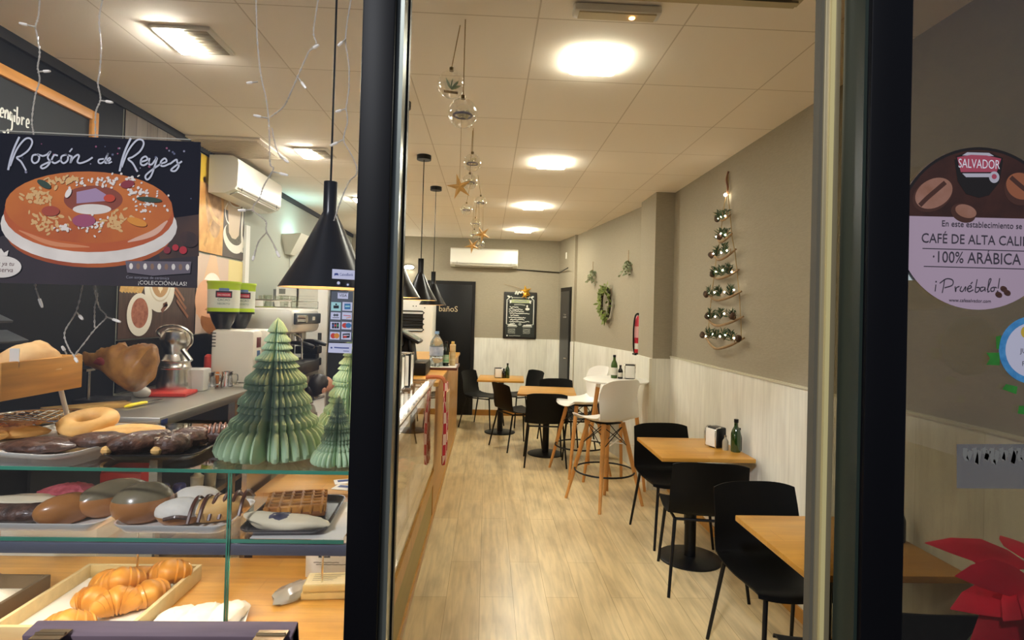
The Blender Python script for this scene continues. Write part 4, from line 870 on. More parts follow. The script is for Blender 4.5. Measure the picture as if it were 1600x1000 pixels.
for k in range(6):
    b = B(); b.blob((0, 0, .02), (.055, .04, .026), SUGAR, .2, k, 18, 4, flat=.7); item('sugared_cake', 'white sugared cake in the darker wooden tray at left', 'pastry', 'sugared cakes in the dark tray', b, (-1.80+.1*(k % 3), 1.86+.11*(k//3), DZ+.012))
tray('oval_tray', 'white tray of sugar covered pastries at the front of the deck', (-.885, 1.86, DZ), .27, .2, rad(14), TRAYW, .018)
for k in range(3):
    b = B(); b.blob((0, 0, .024), (.05, .075, .03), SUGAR, .22, 30+k, 20, 4, flat=.7); item('sugared_pastry', ('left', 'middle', 'right')[k]+' one of three sugar covered pastries at the front of the deck', 'pastry', 'sugared pastries at the deck front', b, (-.96+.075*k, 1.85+.018*k, DZ+.006), rad(-20))
t = thing('card_box', 'white card box with a dark arch logo at the back of the deck', 'box', (-.56, 2.26, DZ), 0)
b = B(); b.box((0, 0, .06), (.21, .1, .12), M('card_white', '#d6d4d0', .7), .002); b.build('carton', t)
b = B(); a = Art(b, (-.035, -.0505, .085), (1, 0, 0), (0, 0, 1), (0, -1, 0)); DK = M('logo_dark', '#3d4250', .7); a.ell(0, -.004, .022, .02, DK, 0, 20, True, 0, PI); a.rect(-.022, -.01, .022, -.003, DK); a.rect(-.014, -.004, .014, .002, M('card_white')); a.stroke([(-.04+.012*i, -.028+.001*(i % 2)) for i in range(9)], .003, INK, 2); a.stroke([(-.03+.012*i, -.036+.001*(i % 2)) for i in range(12)], .003, INK, 2)
a.stroke([(.035, 0), (.05, .015), (.06, .0), (.08, .02), (.095, .005)], .012, M('logo_pale', '#b7bccb', .7), 4); b.build('printed_logo', t)
for k in range(2):
    b = B(); b.box((0, 0, .0125), (.17, .1, .024), M('biscuit_pack', '#d6bd82', .5, var=.12, scale=12), .004); b.box((0, 0, .0255), (.16, .09, .001), M('pack_top', '#e3cf9c', .4))
    if k:
        a = Art(b, (0, 0, .0265), (1, 0, 0), (0, 1, 0), (0, 0, 1))
        for j in range(4): a.stroke([(-.06+.012*i, .028-.014*j+.001*(i % 2)) for i in range(10-j)], .003, INK, 2)
    item('biscuit_packet', ('lower', 'upper')[k]+' of two flat beige biscuit packets stacked on the right of the deck', 'packet', 'biscuit packets', b, (-.545+.006*k, 2.09, DZ+.027*k), rad(4))
b = B(); b.blob((0, 0, .015), (.05, .09, .018), M('cellophane', '#dedad0', .15, trans=.6), .3, 3, 16, 5, flat=.7); item('plastic_wrapper', 'crumpled clear wrapper beside the biscuit packets', 'wrapper', None, b, (-.665, 2.07, DZ), rad(-20))
b = B(); b.tube(spline([(-.13, .06, .02), (-.02, .02, .018), (.07, -.02, .012)], 5), .009, M('tongs_brown', '#6a3a2a', .4), 8); b.blob((.09, -.03, .014), (.022, .02, .013), STEEL, .1, 1, 12); item('serving_tongs', 'brown handled serving tongs lying on the deck at far left', 'tongs', None, b, (-1.80, 2.18, DZ))
# honeycomb paper trees
def paper_tree(label, x, y, R, H, n=34, tilt=0):
    prof = [(0, 1.0), (.09, .965), (.17, .915), (.19, .895), (.13, .886), (.24, .84), (.25, .825), (.18, .818), (.28, .78), (.285, .77), (.22, .762), (.30, .73), (.39, .705), (.40, .69), (.31, .682), (.39, .655), (.43, .64), (.36, .63), (.44, .60), (.55, .565), (.57, .54), (.56, .53), (.48, .525), (.57, .515), (.575, .49), (.49, .475), (.55, .45), (.66, .41), (.68, .38), (.58, .372), (.65, .355), (.68, .33), (.62, .318), (.68, .29), (.79, .265), (.82, .235), (.80, .22), (.76, .215), (.86, .19), (.94, .14), (.985, .09), (1, .06), (.97, .03), (.8, .008), (.5, 0), (0, 0)]
    t = thing('paper_tree', label, 'paper tree', (x, y, TZ), 0, 'green honeycomb paper trees'); t.rotation_euler.x = tilt; b = B()
    def fn(a, zz):
        w = abs(math.sin(a*n/2)); s = min(abs(((a-4.85+PI) % (2*PI))-PI)/.14, 1)
        return (1-.22*(1-w)**1.5)*(.5+.5*s)*(1 if zz < .22*H else .94)
    b.lathe([(r*R, zz*H) for r, zz in prof], GRN, n=n*8, fn=fn); o = b.build('honeycomb_body', t, sharp=28)
    b = B(); b.cyl((0, 0, 0), (0, 0, .004), R*.45, M('paper_card', '#6f9163', .8)); b.build('card_base', t)
    return t
paper_tree('large green honeycomb paper tree at the front of the case top', -.68, 1.885, .178, .445)
paper_tree('green honeycomb paper tree behind, below the card stickers', -.515, 2.215, .13, .39)
paper_tree('smallest green honeycomb paper tree at the front right corner', -.452, 1.79, .08, .21, 28)
# ------------------------------------------------------------------ steel back bar and what stands on it
BX, BZ = -1.55, 1.08
t = thing('back_bar', 'stainless steel back bar along the left wall', 'counter', (0, 0, 0))
b = B(); b.span((XL+.015, 2.80, BZ-.05), (BX, 5.35, BZ), M('steel_worktop', '#b5b3aa', .36, metal=.85), .004); b.build('worktop', t)
b = B(); b.span((XL+.015, 2.83, .50), (BX-.04, 5.35, .53), STEEL); b.build('shelf', t)
b = B(); b.span((XL+.015, 2.83, 0), (XL+.03, 5.35, BZ-.05), M('bar_back', '#1d1e1f', .5)); b.build('back_panel', t)
for y in (2.85, 3.68, 4.5, 5.3):
    b = B(); b.box((BX-.04, y, (BZ-.05)/2), (.04, .04, BZ-.05), STEEL); b.build('leg', t)
b = B(); b.box((BX+.001, 2.835, BZ-.027), (.004, .05, .03), M('plate_blue', '#2c3d78', .4)); b.build('maker_plate', t)
b = B(); b.box((-1.80, 3.0, .66), (.2, .16, .24), RED, .008); b.box((-1.80, 3.0, .785), (.19, .15, .01), M('red_dark', '#a32a22', .5)); item('red_box', 'red box on the shelf below the steel back bar', 'box', None, b, (0, 0, 0))
for k in range(2):
    b = B(); b.lathe([(0, 0), (.028, 0), (.033, .008), (.033, .11), (.027, .122), (0, .122)], M('can_blue', '#1f3f9a', .3, metal=.4, col2='#7c6a72', scale=14), n=20); item('drink_can', ('left', 'right')[k]+' one of two blue drink cans on the shelf below the back bar', 'can', 'blue cans', b, (-1.72+.075*k, 3.16+.02*k, .53))
for k in range(3):
    b = B(); b.lathe([(0, 0), (.03, 0), (.036, .09), (.037, .1), (.02, .112), (.012, .13), (0, .13)], M('cream_pot', '#c9bf9f', .4, col2='#8f8466', scale=12), n=20); item('cream_jar', ('first', 'second', 'third')[k]+' of the cream coloured jars right of the blue cans under the bar', 'jar', 'cream jars', b, (-1.66, 3.4+.16*k, .53))
t = thing('undercounter_fridge', 'low white under counter cooler with black gasket lines behind the pastry case', 'cooler', (-1.86, 2.58, 0))
b = B(); b.box((0, 0, .36), (.62, .4, .7), M('cooler_white', '#c9ccc6', .3), .01); b.build('cabinet', t)
for k in range(2): b = B(); b.box((-.15+.31*k, 0, .715), (.28, .36, .015), M('cooler_lid', '#dcdedb', .2), .005); b.build('lid', t)
b = B()
for x in (-.3, .005, .3): b.box((x, 0, .713), (.02, .39, .012), BLK)
b.box((0, .19, .713), (.6, .02, .012), BLK); b.box((0, -.19, .713), (.6, .02, .012), BLK); b.build('gasket', t)
# ham on its stand
HAM = M('cured_ham_skin', '#b07c3c', .4, col2='#5f371c', scale=9, bump=.7); HAMF = M('ham_fat', '#d9b48a', .45, col2='#b06a55', scale=14)
t = thing('cured_ham', 'carved cured ham leg on the steel back bar', 'ham', (-1.96, 3.16, BZ+.03))
b = B(); N = 26; pts = []; rr = []
for i in range(N+1):
    s = i/N; pts.append((-.19+.34*s, 0, .205-.065*s+.02*math.sin(s*3))); rr.append(.026+.088*math.sin(min(1, s*1.05)**1.5*PI*.62)*(1 if s < .93 else max(.25, (1-s)/.07)**.5))
b.tube(pts, rr, HAM, 20, flat=1.1); b.v = [tuple(Vector(p)*(1+.14*noise.noise(Vector(p)*16+Vector((3, 1, 7)))+.05*noise.noise(Vector(p)*45))) for p in b.v]; b.build('meat', t, sharp=60)
b = B(); b.blob((.03, -.02, .215), (.11, .055, .035), HAMF, .3, 4, 20, 3); b.blob((-.06, -.05, .2), (.05, .02, .025), M('ham_red', '#7d2d28', .4), .3, 5, 14); b.blob((.11, -.01, .25), (.028, .03, .025), HAM, .3, 6, 14); b.build('cut_face', t)
b = B(); b.tube([(-.2, 0, .21), (-.25, 0, .225)], [.016, .02], M('ham_bone', '#c7a987', .6), 10); b.build('bone', t)
t = thing('ham_stand', 'dark stand holding the ham leg', 'stand', (-1.96, 3.16, BZ))
b = B(); b.box((-.12, .04, .012), (.2, .18, .024), M('stand_dark', '#1f1a18', .5), .004); b.build('board', t)
b = B(); b.cyl((-.17, 0, .02), (-.17, 0, .18), .008, STEEL); b.box((-.17, .0, .18), (.02, .07, .012), STEEL); b.build('post', t)
b = B(); b.box((0, 0, .012), (.36, .12, .022), M('board_dark_wood', '#a98245', .5, var=.2, scale=6, stretch=(1, 8, 8)), .003); item('cutting_board', 'brown wooden cutting board in front of the ham', 'cutting board', None, b, (-2.01, 2.985, BZ), rad(48))
b = B(); b.box((0, 0, .012), (.27, .2, .022), RED, .006); item('cutting_board', 'red plastic cutting board on the steel back bar', 'cutting board', None, b, (-1.91, 3.52, BZ), rad(8))
t = thing('knife', 'knife with bright yellow handle lying on the steel back bar', 'knife', (-1.835, 3.09, BZ), rad(80))
b = B(); b.tube(spline([(-.075, 0, .012), (-.02, 0, .014), (.05, 0, .014), (.07, 0, .012)], 5), [.006, .009, .012, .013, .013, .012, .011, .011, .012, .012, .011, .011, .010, .010, .010, .009][:16], YEL, 10, flat=.8); b.build('handle', t)
b = B(); b.box((.12, 0, .013), (.11, .022, .003), STEEL); b.build('blade', t)
POLI = M('polished_steel', '#e2e0da', .24, metal=1)
t = thing('juicer', 'tall polished steel citrus juicer with lever on the back bar', 'juicer', (-1.945, 3.66, BZ))
b = B(); b.lathe([(0, 0), (.1, 0), (.102, .01), (.094, .09), (.088, .145), (.092, .15), (.092, .158), (.087, .163), (.084, .185), (.09, .19), (.09, .197), (.08, .205), (.062, .235), (0, .235)], POLI, n=36); b.build('base', t)
b = B(); b.lathe([(.06, .235), (.066, .26), (.082, .29), (.09, .33), (.078, .375), (.05, .395), (0, .4)], POLI, n=36); b.build('bowl', t)
b = B(); b.tube(spline([(-.08, -.02, .34), (-.1, -.03, .375), (-.06, -.04, .405), (.03, -.04, .412), (.1, -.03, .37), (.105, -.02, .31), (.075, -.02, .27)], 6), .008, POLI, 8); b.build('lever', t)
b = B(); b.tube([(.06, -.03, .26), (.12, -.05, .20)], [.018, .014], POLI, 14); b.build('spout', t)
b = B(); b.box((0, 0, .07), (.17, .13, .14), M('sugar_box_white', '#cfcdc6', .4), .012); item('white_tub', 'square white tub beside the juicer', 'tub', None, b, (-1.87, 3.74, BZ), rad(5))
b = B(); b.lathe([(0, 0), (.035, 0), (.028, .09), (.026, .2), (.012, .215), (0, .215)], M('red_bottle', '#d0453a', .35), n=18); item('squeeze_bottle', 'red squeeze bottle behind the juicer', 'bottle', None, b, (-1.88, 3.95, BZ))
b = B(); b.lathe([(0, 0), (.03, 0), (.036, .09), (.033, .1), (0, .1)], M('orange_cup', '#d9822f', .4), n=18); item('orange_cup', 'small orange cup behind the white tub', 'cup', None, b, (-1.86, 3.86, BZ+.0)); bpy.data.objects['orange_cup'].location = (-1.82, 3.9, BZ)
def jug(label, x, y, h, r, rz):
    t = thing('milk_jug', label, 'jug', (x, y, BZ), rz, 'steel milk jugs'); b = B(); b.lathe([(0, 0), (r, 0), (r*1.02, h*.2), (r*.82, h*.75), (r*.9, h), (r*.86, h), (r*.78, h*.76), (0, h*.05)], CHROME, n=26); b.build('body', t)
    b = B(); b.tube(spline([(r*.8, 0, h*.85), (r*1.5, 0, h*.8), (r*1.45, 0, h*.35), (r*.98, 0, h*.25)], 5), .005, CHROME, 8); b.build('handle', t)
jug('steel milk jug beside the square white tub', -1.80, 3.80, .11, .042, .4); jug('second steel milk jug, against the white coffee grinder', -1.71, 3.86, .11, .04, .2)
b = B(); b.blob((0, 0, .03), (.05, .03, .035), M('egg_white', '#c9c2b8', .4), .05, 1, 16, flat=.85); item('small_bowl', 'upturned pale bowl behind the red board', 'bowl', None, b, (-1.99, 3.40, BZ))
# coffee grinders
GRW = M('grinder_cream', '#f1eadb', .35); BADGE = M('badge_dark', '#2a2a38', .75); BADGR = M('badge_red', '#c23b4a', .75); GTXT = M('badge_text', '#5f7f74', .75)
LIME = M('lime_lid', '#b9d62a', .4); TUB = M('tub_white', '#e4e6d8', .4)
def grinder(label, hlabel, y, hx, front):
    t = thing('coffee_grinder', label, 'coffee grinder', (-1.715, y, BZ), 0, 'coffee grinders'); b = B(); b.box((0, 0, .205), (.29, .16, .36), GRW, .03); b.box((0, 0, .0125), (.28, .15, .025), GRW, .005); b.build('housing', t)
    b = B()
    for k in range(5): b.box((-.125, -.0805, .36-.022*k), (.035, .002, .006), BLK)
    b.build('vent_slots', t)
    b = B(); b.box((.146, 0, .30), (.003, .07, .07), M('panel_dark_red', '#6d2f33', .4), .001); b.box((.146, 0, .225), (.003, .05, .04), M('panel_blue', '#4f6f9a', .4), .001); b.build('control_panel', t)
    b = B(); b.cyl((.165, 0, .16), (.2, 0, .16), .035, M('grinder_dark_chrome', '#4a4642', .25, metal=.8)); b.box((.19, 0, .08), (.1, .11, .03), M('grinder_dark_chrome'), .008); b.box((.16, 0, .03), (.06, .1, .06), BLK, .01); b.build('dosing_chamber', t)
    b = B(); b.lathe([(.045, .385), (.05, .40), (.07, .44), (.085, .49), (0, .49)], M('hopper_black', '#15120f', .3), (hx, 0, 0), 30); b.build('hopper_neck', t)
    b = B(); b.lathe([(0, .49), (.1, .49), (.1, .505)], BLK, (hx, 0, 0), 40); b.lathe([(.1, .505), (.1, .53)], LIME, (hx, 0, 0), 40); b.lathe([(.1, .53), (.102, .655)], TUB, (hx, 0, 0), 40); b.lathe([(.102, .655), (.104, .695), (.108, .70), (.108, .712), (0, .716)], LIME, (hx, 0, 0), 40); h = b.build('bean_tub', t)
    # badge wrapped on the tub, towards the window and the aisle
    b = B(); R = .1035
    def cyp(a, z): return (hx+R*math.cos(a), R*math.sin(a), z)
    def patch(a0, a1, z0, z1, m, k=0):
        v = []
        for i in range(9):
            a = a0+(a1-a0)*i/8; rr = R+.0004*k; v += [(hx+rr*math.cos(a), rr*math.sin(a), z0), (hx+rr*math.cos(a), rr*math.sin(a), z1)]
        b.add(v, [(2*i, 2*i+2, 2*i+3, 2*i+1) for i in range(8)], m)
    for c in (-1.15, ) if front else (-.95,):
        patch(c-.5, c+.5, .60, .645, BADGE); patch(c-.42, c+.42, .607, .634, BADGR, 1); patch(c-.3, c+.3, .646, .664, M('badge_blue', '#6f87b5', .75), 1)
        for s, z, sz, m in (('SALVADOR', .614, .021, M('badge_letters', '#f0e6e2', .75)), ('CACAO', .578, .022, GTXT), ('NEGRITO', .553, .024, GTXT)):
            v, f = text_mesh(s); x0, x1 = min(p[0] for p in v), max(p[0] for p in v); sc_ = min(sz, .076/(x1-x0)); rr = R+.001
            b.add([(hx+rr*math.cos(c+(x-(x0+x1)/2)*sc_/rr), rr*math.sin(c+(x-(x0+x1)/2)*sc_/rr), z+yy*sc_) for x, yy in v], f, m)
    b.build('brand_label', h)
grinder('cream coffee grinder with lime green bean tub, the nearer one', '', 4.0, -.10, True)
grinder('cream coffee grinder with lime green bean tub, the farther one', '', 4.22, -.085, False)
t = thing('espresso_machine', 'white and steel espresso machine with black handles on the back bar', 'coffee machine', (-1.78, 4.8, BZ))
b = B(); b.box((0, 0, .44), (.58, .72, .2), M('machine_white', '#e2dfd6', .25, coat=.3), .05); b.box((-.1, 0, .2), (.36, .7, .36), STEEL, .02); b.build('body', t)
b = B(); b.box((.05, 0, .05), (.5, .68, .1), M('drip_black', '#17171a', .4), .01); b.build('drip_tray', t)
b = B(); b.box((.292, 0, .46), (.02, .66, .09), M('panel_slate', '#39444f', .3), .008); b.box((.303, .12, .46), (.004, .06, .03), WHT); b.box((.303, -.14, .46), (.004, .06, .03), WHT); b.build('control_panel', t)
for y in (-.2, .12):
    b = B(); b.cyl((.2, y, .34), (.2, y, .28), .04, STEEL); b.cyl((.2, y, .285), (.2, y, .25), .035, STEEL); b.build('group_head', t)
    b = B(); b.tube(spline([(.23, y, .27), (.32, y-.02, .265), (.42, y-.03, .24)], 5), [.012, .014, .016, .017, .018, .018, .018, .018, .017, .016, .012], BLK, 10); b.build('portafilter_handle', t)
b = B(); b.tube(spline([(.28, -.3, .34), (.34, -.31, .3), (.35, -.31, .15)], 5), .007, CHROME, 8); b.build('steam_wand', t)
b = B(); b.cyl((.3, -.28, .46), (.37, -.28, .46), .03, CHROME); b.build('steam_knob', t)
for s in (-1, 1): b = B(); b.tube([(-.27, s*.34, .545), (.27, s*.34, .545), (.27, s*.34, .6), (-.27, s*.34, .6)], .006, CHROME, 8, True); b.build('cup_rail', t)
TUMB = glass('tumbler_glass', (.93, .95, .92))
for k in range(8):
    b = B(); h = .1; b.lathe([(0, 0), (.03, 0), (.037, h), (.034, h), (.028, .006), (0, .006)], TUMB, n=18); item('glass_tumbler', ('row nearest the window', 'row behind')[k//4]+', %s tumbler on top of the espresso machine' % ('first', 'second', 'third', 'fourth')[k % 4], 'glass', 'tumblers on the espresso machine', b, (-2.0+.13*(k % 4), 4.58+.24*(k//4), BZ+.541))
for k in range(2):
    b = B(); b.lathe([(0, 0), (.03, 0), (.045, .06), (.042, .06), (.028, .006), (0, .006)], TRAYW, n=20); item('coffee_cup', ('left', 'right')[k]+' white cup among the tumblers on the espresso machine', 'cup', 'cups on the espresso machine', b, (-1.85+.16*k, 4.70, BZ+.541))
b = B()
for k in range(2): b.box((0, 0, .06+.11*k), (.2, .14, .07), BLK, .008); b.box((.02, 0, .11+.11*k), (.12, .1, .04), BLK)
item('knock_box', 'black stacked knock boxes at the right end of the back bar', 'box', None, b, (-1.62, 5.27, BZ))
# bread crate on legs, wire basket
t = thing('bread_crate', 'honey coloured wooden bread crate raised on white legs above the pastry case', 'crate', (-1.77, 2.012, TZ))
b = B(); x, y, z0, z1 = .27, .178, .161, .281
b.box((x-.008, 0, (z0+z1)/2), (.016, y*2, z1-z0), CRATEW, .003); b.box((-x+.008, 0, (z0+z1)/2), (.016, y*2, z1-z0), CRATEW, .003)
for s in (-1, 1): b.box((0, s*(y-.008), (z0+z1)/2), (2*x-.032, .016, z1-z0), CRATEW, .003)
b.build('sides', t); b = B(); b.box((0, 0, z0+.006), (2*x-.03, 2*y-.03, .012), CRATEW); b.build('bottom', t)
for sx in (-1, 1):
    for sy in (-1, 1): b = B(); b.tube([(sx*.22, sy*.14, z0), (sx*.25, sy*.16, 0)], .008, WHT, 8); b.build('leg', t)
for k, (x, y, l) in enumerate(((-1.585, 2.06, 'round crusty loaf at the right end of the bread crate'), (-1.72, 1.94, 'round crusty loaf cut by the left edge of the photograph, in the crate'), (-1.9, 2.07, 'round crusty loaf at the back left of the bread crate'))):
    b = B(); b.blob((0, 0, .075), (.085, .1, .085), CRUST, .14, 40+k, 26, 2.2, flat=.85); item('bread_loaf', l, 'bread', 'loaves in the crate', b, (x, y, TZ+.174), rad(20*k))
b = B(); b.box((0, 0, .03), (.03, .002, .06), WHT); item('price_card', 'tiny white price card clipped beside the loaf in the crate', 'price card', None, b, (-1.515, 1.90, TZ+.262))
t = thing('wire_basket', 'round chrome wire basket under the bread crate', 'basket', (-1.63, 2.19, TZ+.052))
b = B(); b.tube([(.17*math.cos(k*PI/20), .13*math.sin(k*PI/20), 0) for k in range(40)], .006, CHROME, 8, True); b.build('rim', t)
b = B()
for k in range(9):
    q = -.8+k*.2; h = math.sqrt(1-q*q); b.tube([(.17*q, -.13*h, 0), (.17*q, 0, -.02*h), (.17*q, .13*h, 0)], .003, CHROME, 6); b.tube([(-.17*h, .13*q, 0), (0, .13*q, -.02*h), (.17*h, .13*q, 0)], .003, CHROME, 6)
b.build('mesh', t)
for sx, sy in ((-1, -1), (1, -1), (1, 1), (-1, 1)): b = B(); b.tube([(sx*.1, sy*.08, -.012), (sx*.12, sy*.09, -.05)], .004, CHROME, 6); b.build('foot', t)
# ------------------------------------------------------------------ left wall
t = thing('chalkboard', 'large wall chalkboard in an orange wood frame, chalk word ending in engibre', 'chalkboard', (XL, 2.42, 2.25))
b = B(); FRO = M('frame_orange_wood', '#c8883f', .45, var=.12, scale=5, stretch=(8, 1, 8)); w, h = .79, .41
for s in (-1, 1): b.box((.015, s*(w-.025), 0), (.03, .05, 2*h), FRO, .003); b.box((.015, 0, s*(h-.025)), (.03, 2*w-.1, .05), FRO, .003)
b.build('frame', t)
b = B(); b.box((.006, 0, 0), (.012, 2*w-.1, 2*h-.1), M('slate_board', '#1a1d1f', .7, var=.12, scale=4)); b.build('slate', t)
b = B(); a = Art(b, (XL-XL+.0125, 0, 0), (0, 1, 0), (0, 0, 1), (1, 0, 0)); b_ = CHK
L0 = .335; X = lambda x: L0-(1-x)*.165
class Sq(Art):
    def p(s, x, y): return Art.p(s, x, .19+(y-.2)*.62)
a = Sq(b, (.0125, 0, 0), (0, 1, 0), (0, 0, 1), (1, 0, 0))
a.stroke([(X(.0), .31), (X(.02), .14), (X(-.03), .12)], .0085, CHK)
for (cx) in (.13, .99): a.stroke([(X(cx-.05), .215), (X(cx+.045), .225), (X(cx+.02), .255), (X(cx-.04), .235), (X(cx-.03), .19), (X(cx+.05), .195)], .0085, CHK)
a.stroke([(X(.23), .25), (X(.235), .19)], .0085, CHK, 1); a.stroke([(X(.235), .22), (X(.29), .255), (X(.325), .24), (X(.33), .19)], .0085, CHK)
a.stroke([(X(.46), .24), (X(.40), .25), (X(.385), .205), (X(.43), .195), (X(.465), .235), (X(.47), .14), (X(.42), .12)], .0085, CHK)
a.stroke([(X(.54), .24), (X(.545), .19)], .0085, CHK, 1); a.ell(X(.54), .275, .008, .008, CHK)
a.stroke([(X(.62), .31), (X(.625), .19), (X(.69), .195), (X(.70), .235), (X(.63), .23)], .0085, CHK)
a.stroke([(X(.78), .25), (X(.79), .19)], .0085, CHK, 1); a.stroke([(X(.79), .22), (X(.83), .25), (X(.87), .24)], .0085, CHK)
a.stroke([(X(.3), .10), (X(.36), .12), (X(.35), .08), (X(.42), .075)], .008, CHK); a.ell(X(.22), .09, .009, .009, CHK); b.build('chalk_lettering', t)
t = thing('stepped_shelf', 'black stepped wall shelf with three slanted boards at the far left', 'shelf', (XL, 2.5, 1.36))
for k, (z, yr) in enumerate(((.19, .10), (.10, .19), (.0, .33))): b = B(); b.box((.055, yr-.45, z), (.11, .9, .012), M('step_grey', '#3d4043', .5), .002, Matrix.Rotation(rad(24), 4, 'Y')); b.build('board', t)
b = B(); b.box((.01, 0, .06), (.02, .05, .4), BLK); b.box((.05, .12, .03), (.1, .03, .03), M('step_grey')); b.build('bracket', t)
def mural(label, y0, y1, z0, z1):
    t = thing('wall_mural', label, 'wall mural', (XL, (y0+y1)/2, (z0+z1)/2), 0, 'photo panels on the left wall'); b = B(); b.box((.004, 0, 0), (.008, y1-y0-.006, z1-z0-.006), M('mural_edge', '#2a2420', .6)); b.build('panel', t)
    b = B(); return t, b, Art(b, (.0083, 0, 0), (0, 1, 0), (0, 0, 1), (1, 0, 0)), (y1-y0-.008)/2, (z1-z0-.008)/2
t, b, a, w, h = mural('grey wood printed panel behind the poster, high on the left wall', 3.465, 4.345, 2.03, 2.8)
a.rect(-w, -h, w, h, MURALW); b.build('print', t)
PB_ = M('print_brown', '#4a3327', .5, var=.3, scale=7, stretch=(1, 6, 1)); CUPW = M('print_cup', '#e3dccb', .5); LATTE = M('print_latte', '#b98d5c', .5); CRM = M('print_cream', '#ecd9b4', .5)
GOLDB = M('print_biscuit', '#d9b26a', .5, col2='#a87f3c', scale=24, stretch=(1, 1, 4)); PEACH = M('print_peach', '#d9a27c', .5, var=.1, scale=6)
t, b, a, w, h = mural('printed panel of a latte from above with biscuits and a bowl', 3.465, 4.345, 1.405, 2.025)
a.rect(-w, -h, w, h, PB_)
for k in range(7): a.poly([(-w+.03*k, -.02), (-w+.03*k+.03, -.03), (-w+.16+.045*k, h), (-w+.12+.045*k, h)], GOLDB if k % 2 else M('print_biscuit2', '#c79a50', .5, var=.2, scale=20))
a.ell(-.02, .02, .175, .165, CUPW); a.ell(-.02, .045, .125, .12, M('print_shadow', '#cfc2a6', .5)); a.ell(-.02, .05, .115, .115, CUPW); a.ell(-.02, .055, .1, .1, LATTE)
for k in range(3): a.ell(-.02, .075-.03*k, .055-.014*k, .03-.006*k, CRM if k % 2 == 0 else LATTE)
a.poly([(-.02, -.02), (.01, .03), (-.02, .015), (-.05, .03)], CRM)
a.ell(-.235, -.16, .13, .135, CUPW); a.ell(-.235, -.15, .088, .095, M('print_cereal', '#8a4a35', .6, col2='#b4745a', scale=40))
a.stroke([(-.0, -.14), (.06, -.09), (.02, -.1)], .03, M('print_spoon', '#7a4a33', .5)); a.poly([(.1, .31), (w, .1), (w, .31)], PEACH)
for k in range(3): a.stroke([(.12+.03*k, .06-.06*k), (.28+.03*k, -.06-.06*k)], .022, M('print_cinnamon', '#8f5a3b', .5, var=.3, scale=9), 1)
b.build('print', t)
t, b, a, w, h = mural('printed panel of golden bread and a coffee cup under the left air conditioner', 4.355, 5.15, 2.03, 2.77)
a.rect(-w, -h, .0, h, M('print_bread', '#d9a860', .5, col2='#b9803a', scale=9, bump=.0)); a.ell(-.17, .02, .13, .26, M('print_loaf', '#c9a070', .5, col2='#8f6a40', scale=12), .15); a.stroke([(-.34, .2), (-.2, -.05), (-.02, -.12)], .04, M('print_rope', '#d3a26a', .5, var=.2, scale=20)); a.rect(-w, .16, -.2, h, M('print_yellow', '#d6b234', .5))
a.stroke([(-.3, -.32), (-.24, -.18), (-.2, -.1)], .03, M('print_grain', '#b98a48', .5, var=.3, scale=40))
a.rect(.0, -h, w, h, M('print_dark', '#4d4136', .5, var=.2, scale=5)); a.rect(.0, .02, .2, h, M('print_tan', '#c8a87a', .5)); a.ell(.2, -.2, .2, .12, CUPW, -.15); a.ell(.2, -.16, .16, .09, M('print_beans', '#5a5340', .6, var=.4, scale=40), -.15)
a.poly([(.06, .12), (.33, .12), (.29, -.16), (.23, -.2), (.16, -.2), (.1, -.16)], M('print_cup_side', '#c9b294', .5)); a.ell(.195, .12, .135, .055, CUPW); a.ell(.195, .12, .115, .042, LATTE); a.stroke([(.065, .08), (.02, .02), (.05, -.06), (.1, -.09)], .014, CUPW); a.stroke([(.36, .12), (.345, -.1), (.37, -.3)], .03, CUPW); b.build('print', t)
t, b, a, w, h = mural('printed panel of a cream topped muffin behind the lime bean tubs', 4.355, 5.15, 1.405, 2.022)
a.rect(-w, -h, w, h, M('print_rose', '#cdb3a0', .5)); a.rect(.12, -.05, w, h, M('print_pale_yellow', '#dcc98a', .5)); a.poly([(-.2, .31), (-.1, .31), (-.02, .1), (-.3, .1)], M('print_cone', '#d9b48f', .5)); a.ell(-.15, .05, .15, .12, M('print_icing', '#eee3d3', .5, var=.08, scale=12)); a.ell(-.25, -.05, .16, .16, PEACH)
a.ell(-.02, -.2, .3, .13, M('print_crust', '#b9783f', .5, col2='#8f5526', scale=7)); a.stroke([(-.39, -.13), (-.1, -.16), (.2, -.1)], .05, PEACH); b.build('print', t)
t = thing('wall_light', 'pale wedge shaped wall uplighter glowing cyan on the left wall', 'wall light', (XL, 6.3, 2.2))
b = B(); b.add([(0, -.22, .2), (0, .22, .2), (.2, .2, .22), (.2, -.2, .22), (0, -.1, 0), (0, .1, 0), (.05, .08, 0), (.05, -.08, 0)], [(0, 1, 5, 4), (1, 2, 6, 5), (2, 3, 7, 6), (3, 0, 4, 7), (4, 5, 6, 7)], M('sconce_plaster', '#d3d2c2', .7)); b.build('shade', t)
b = B(); b.box((.09, 0, .196), (.14, .3, .008), emit('cyan_lamp', (.35, .9, 1), 4)); b.build('lamp', t)
b = B(); b.tube([(.012, .02, 0), (.012, .03, -.32)], .004, M('cable_grey', '#9a9a92', .6), 6); b.build('cable', t)
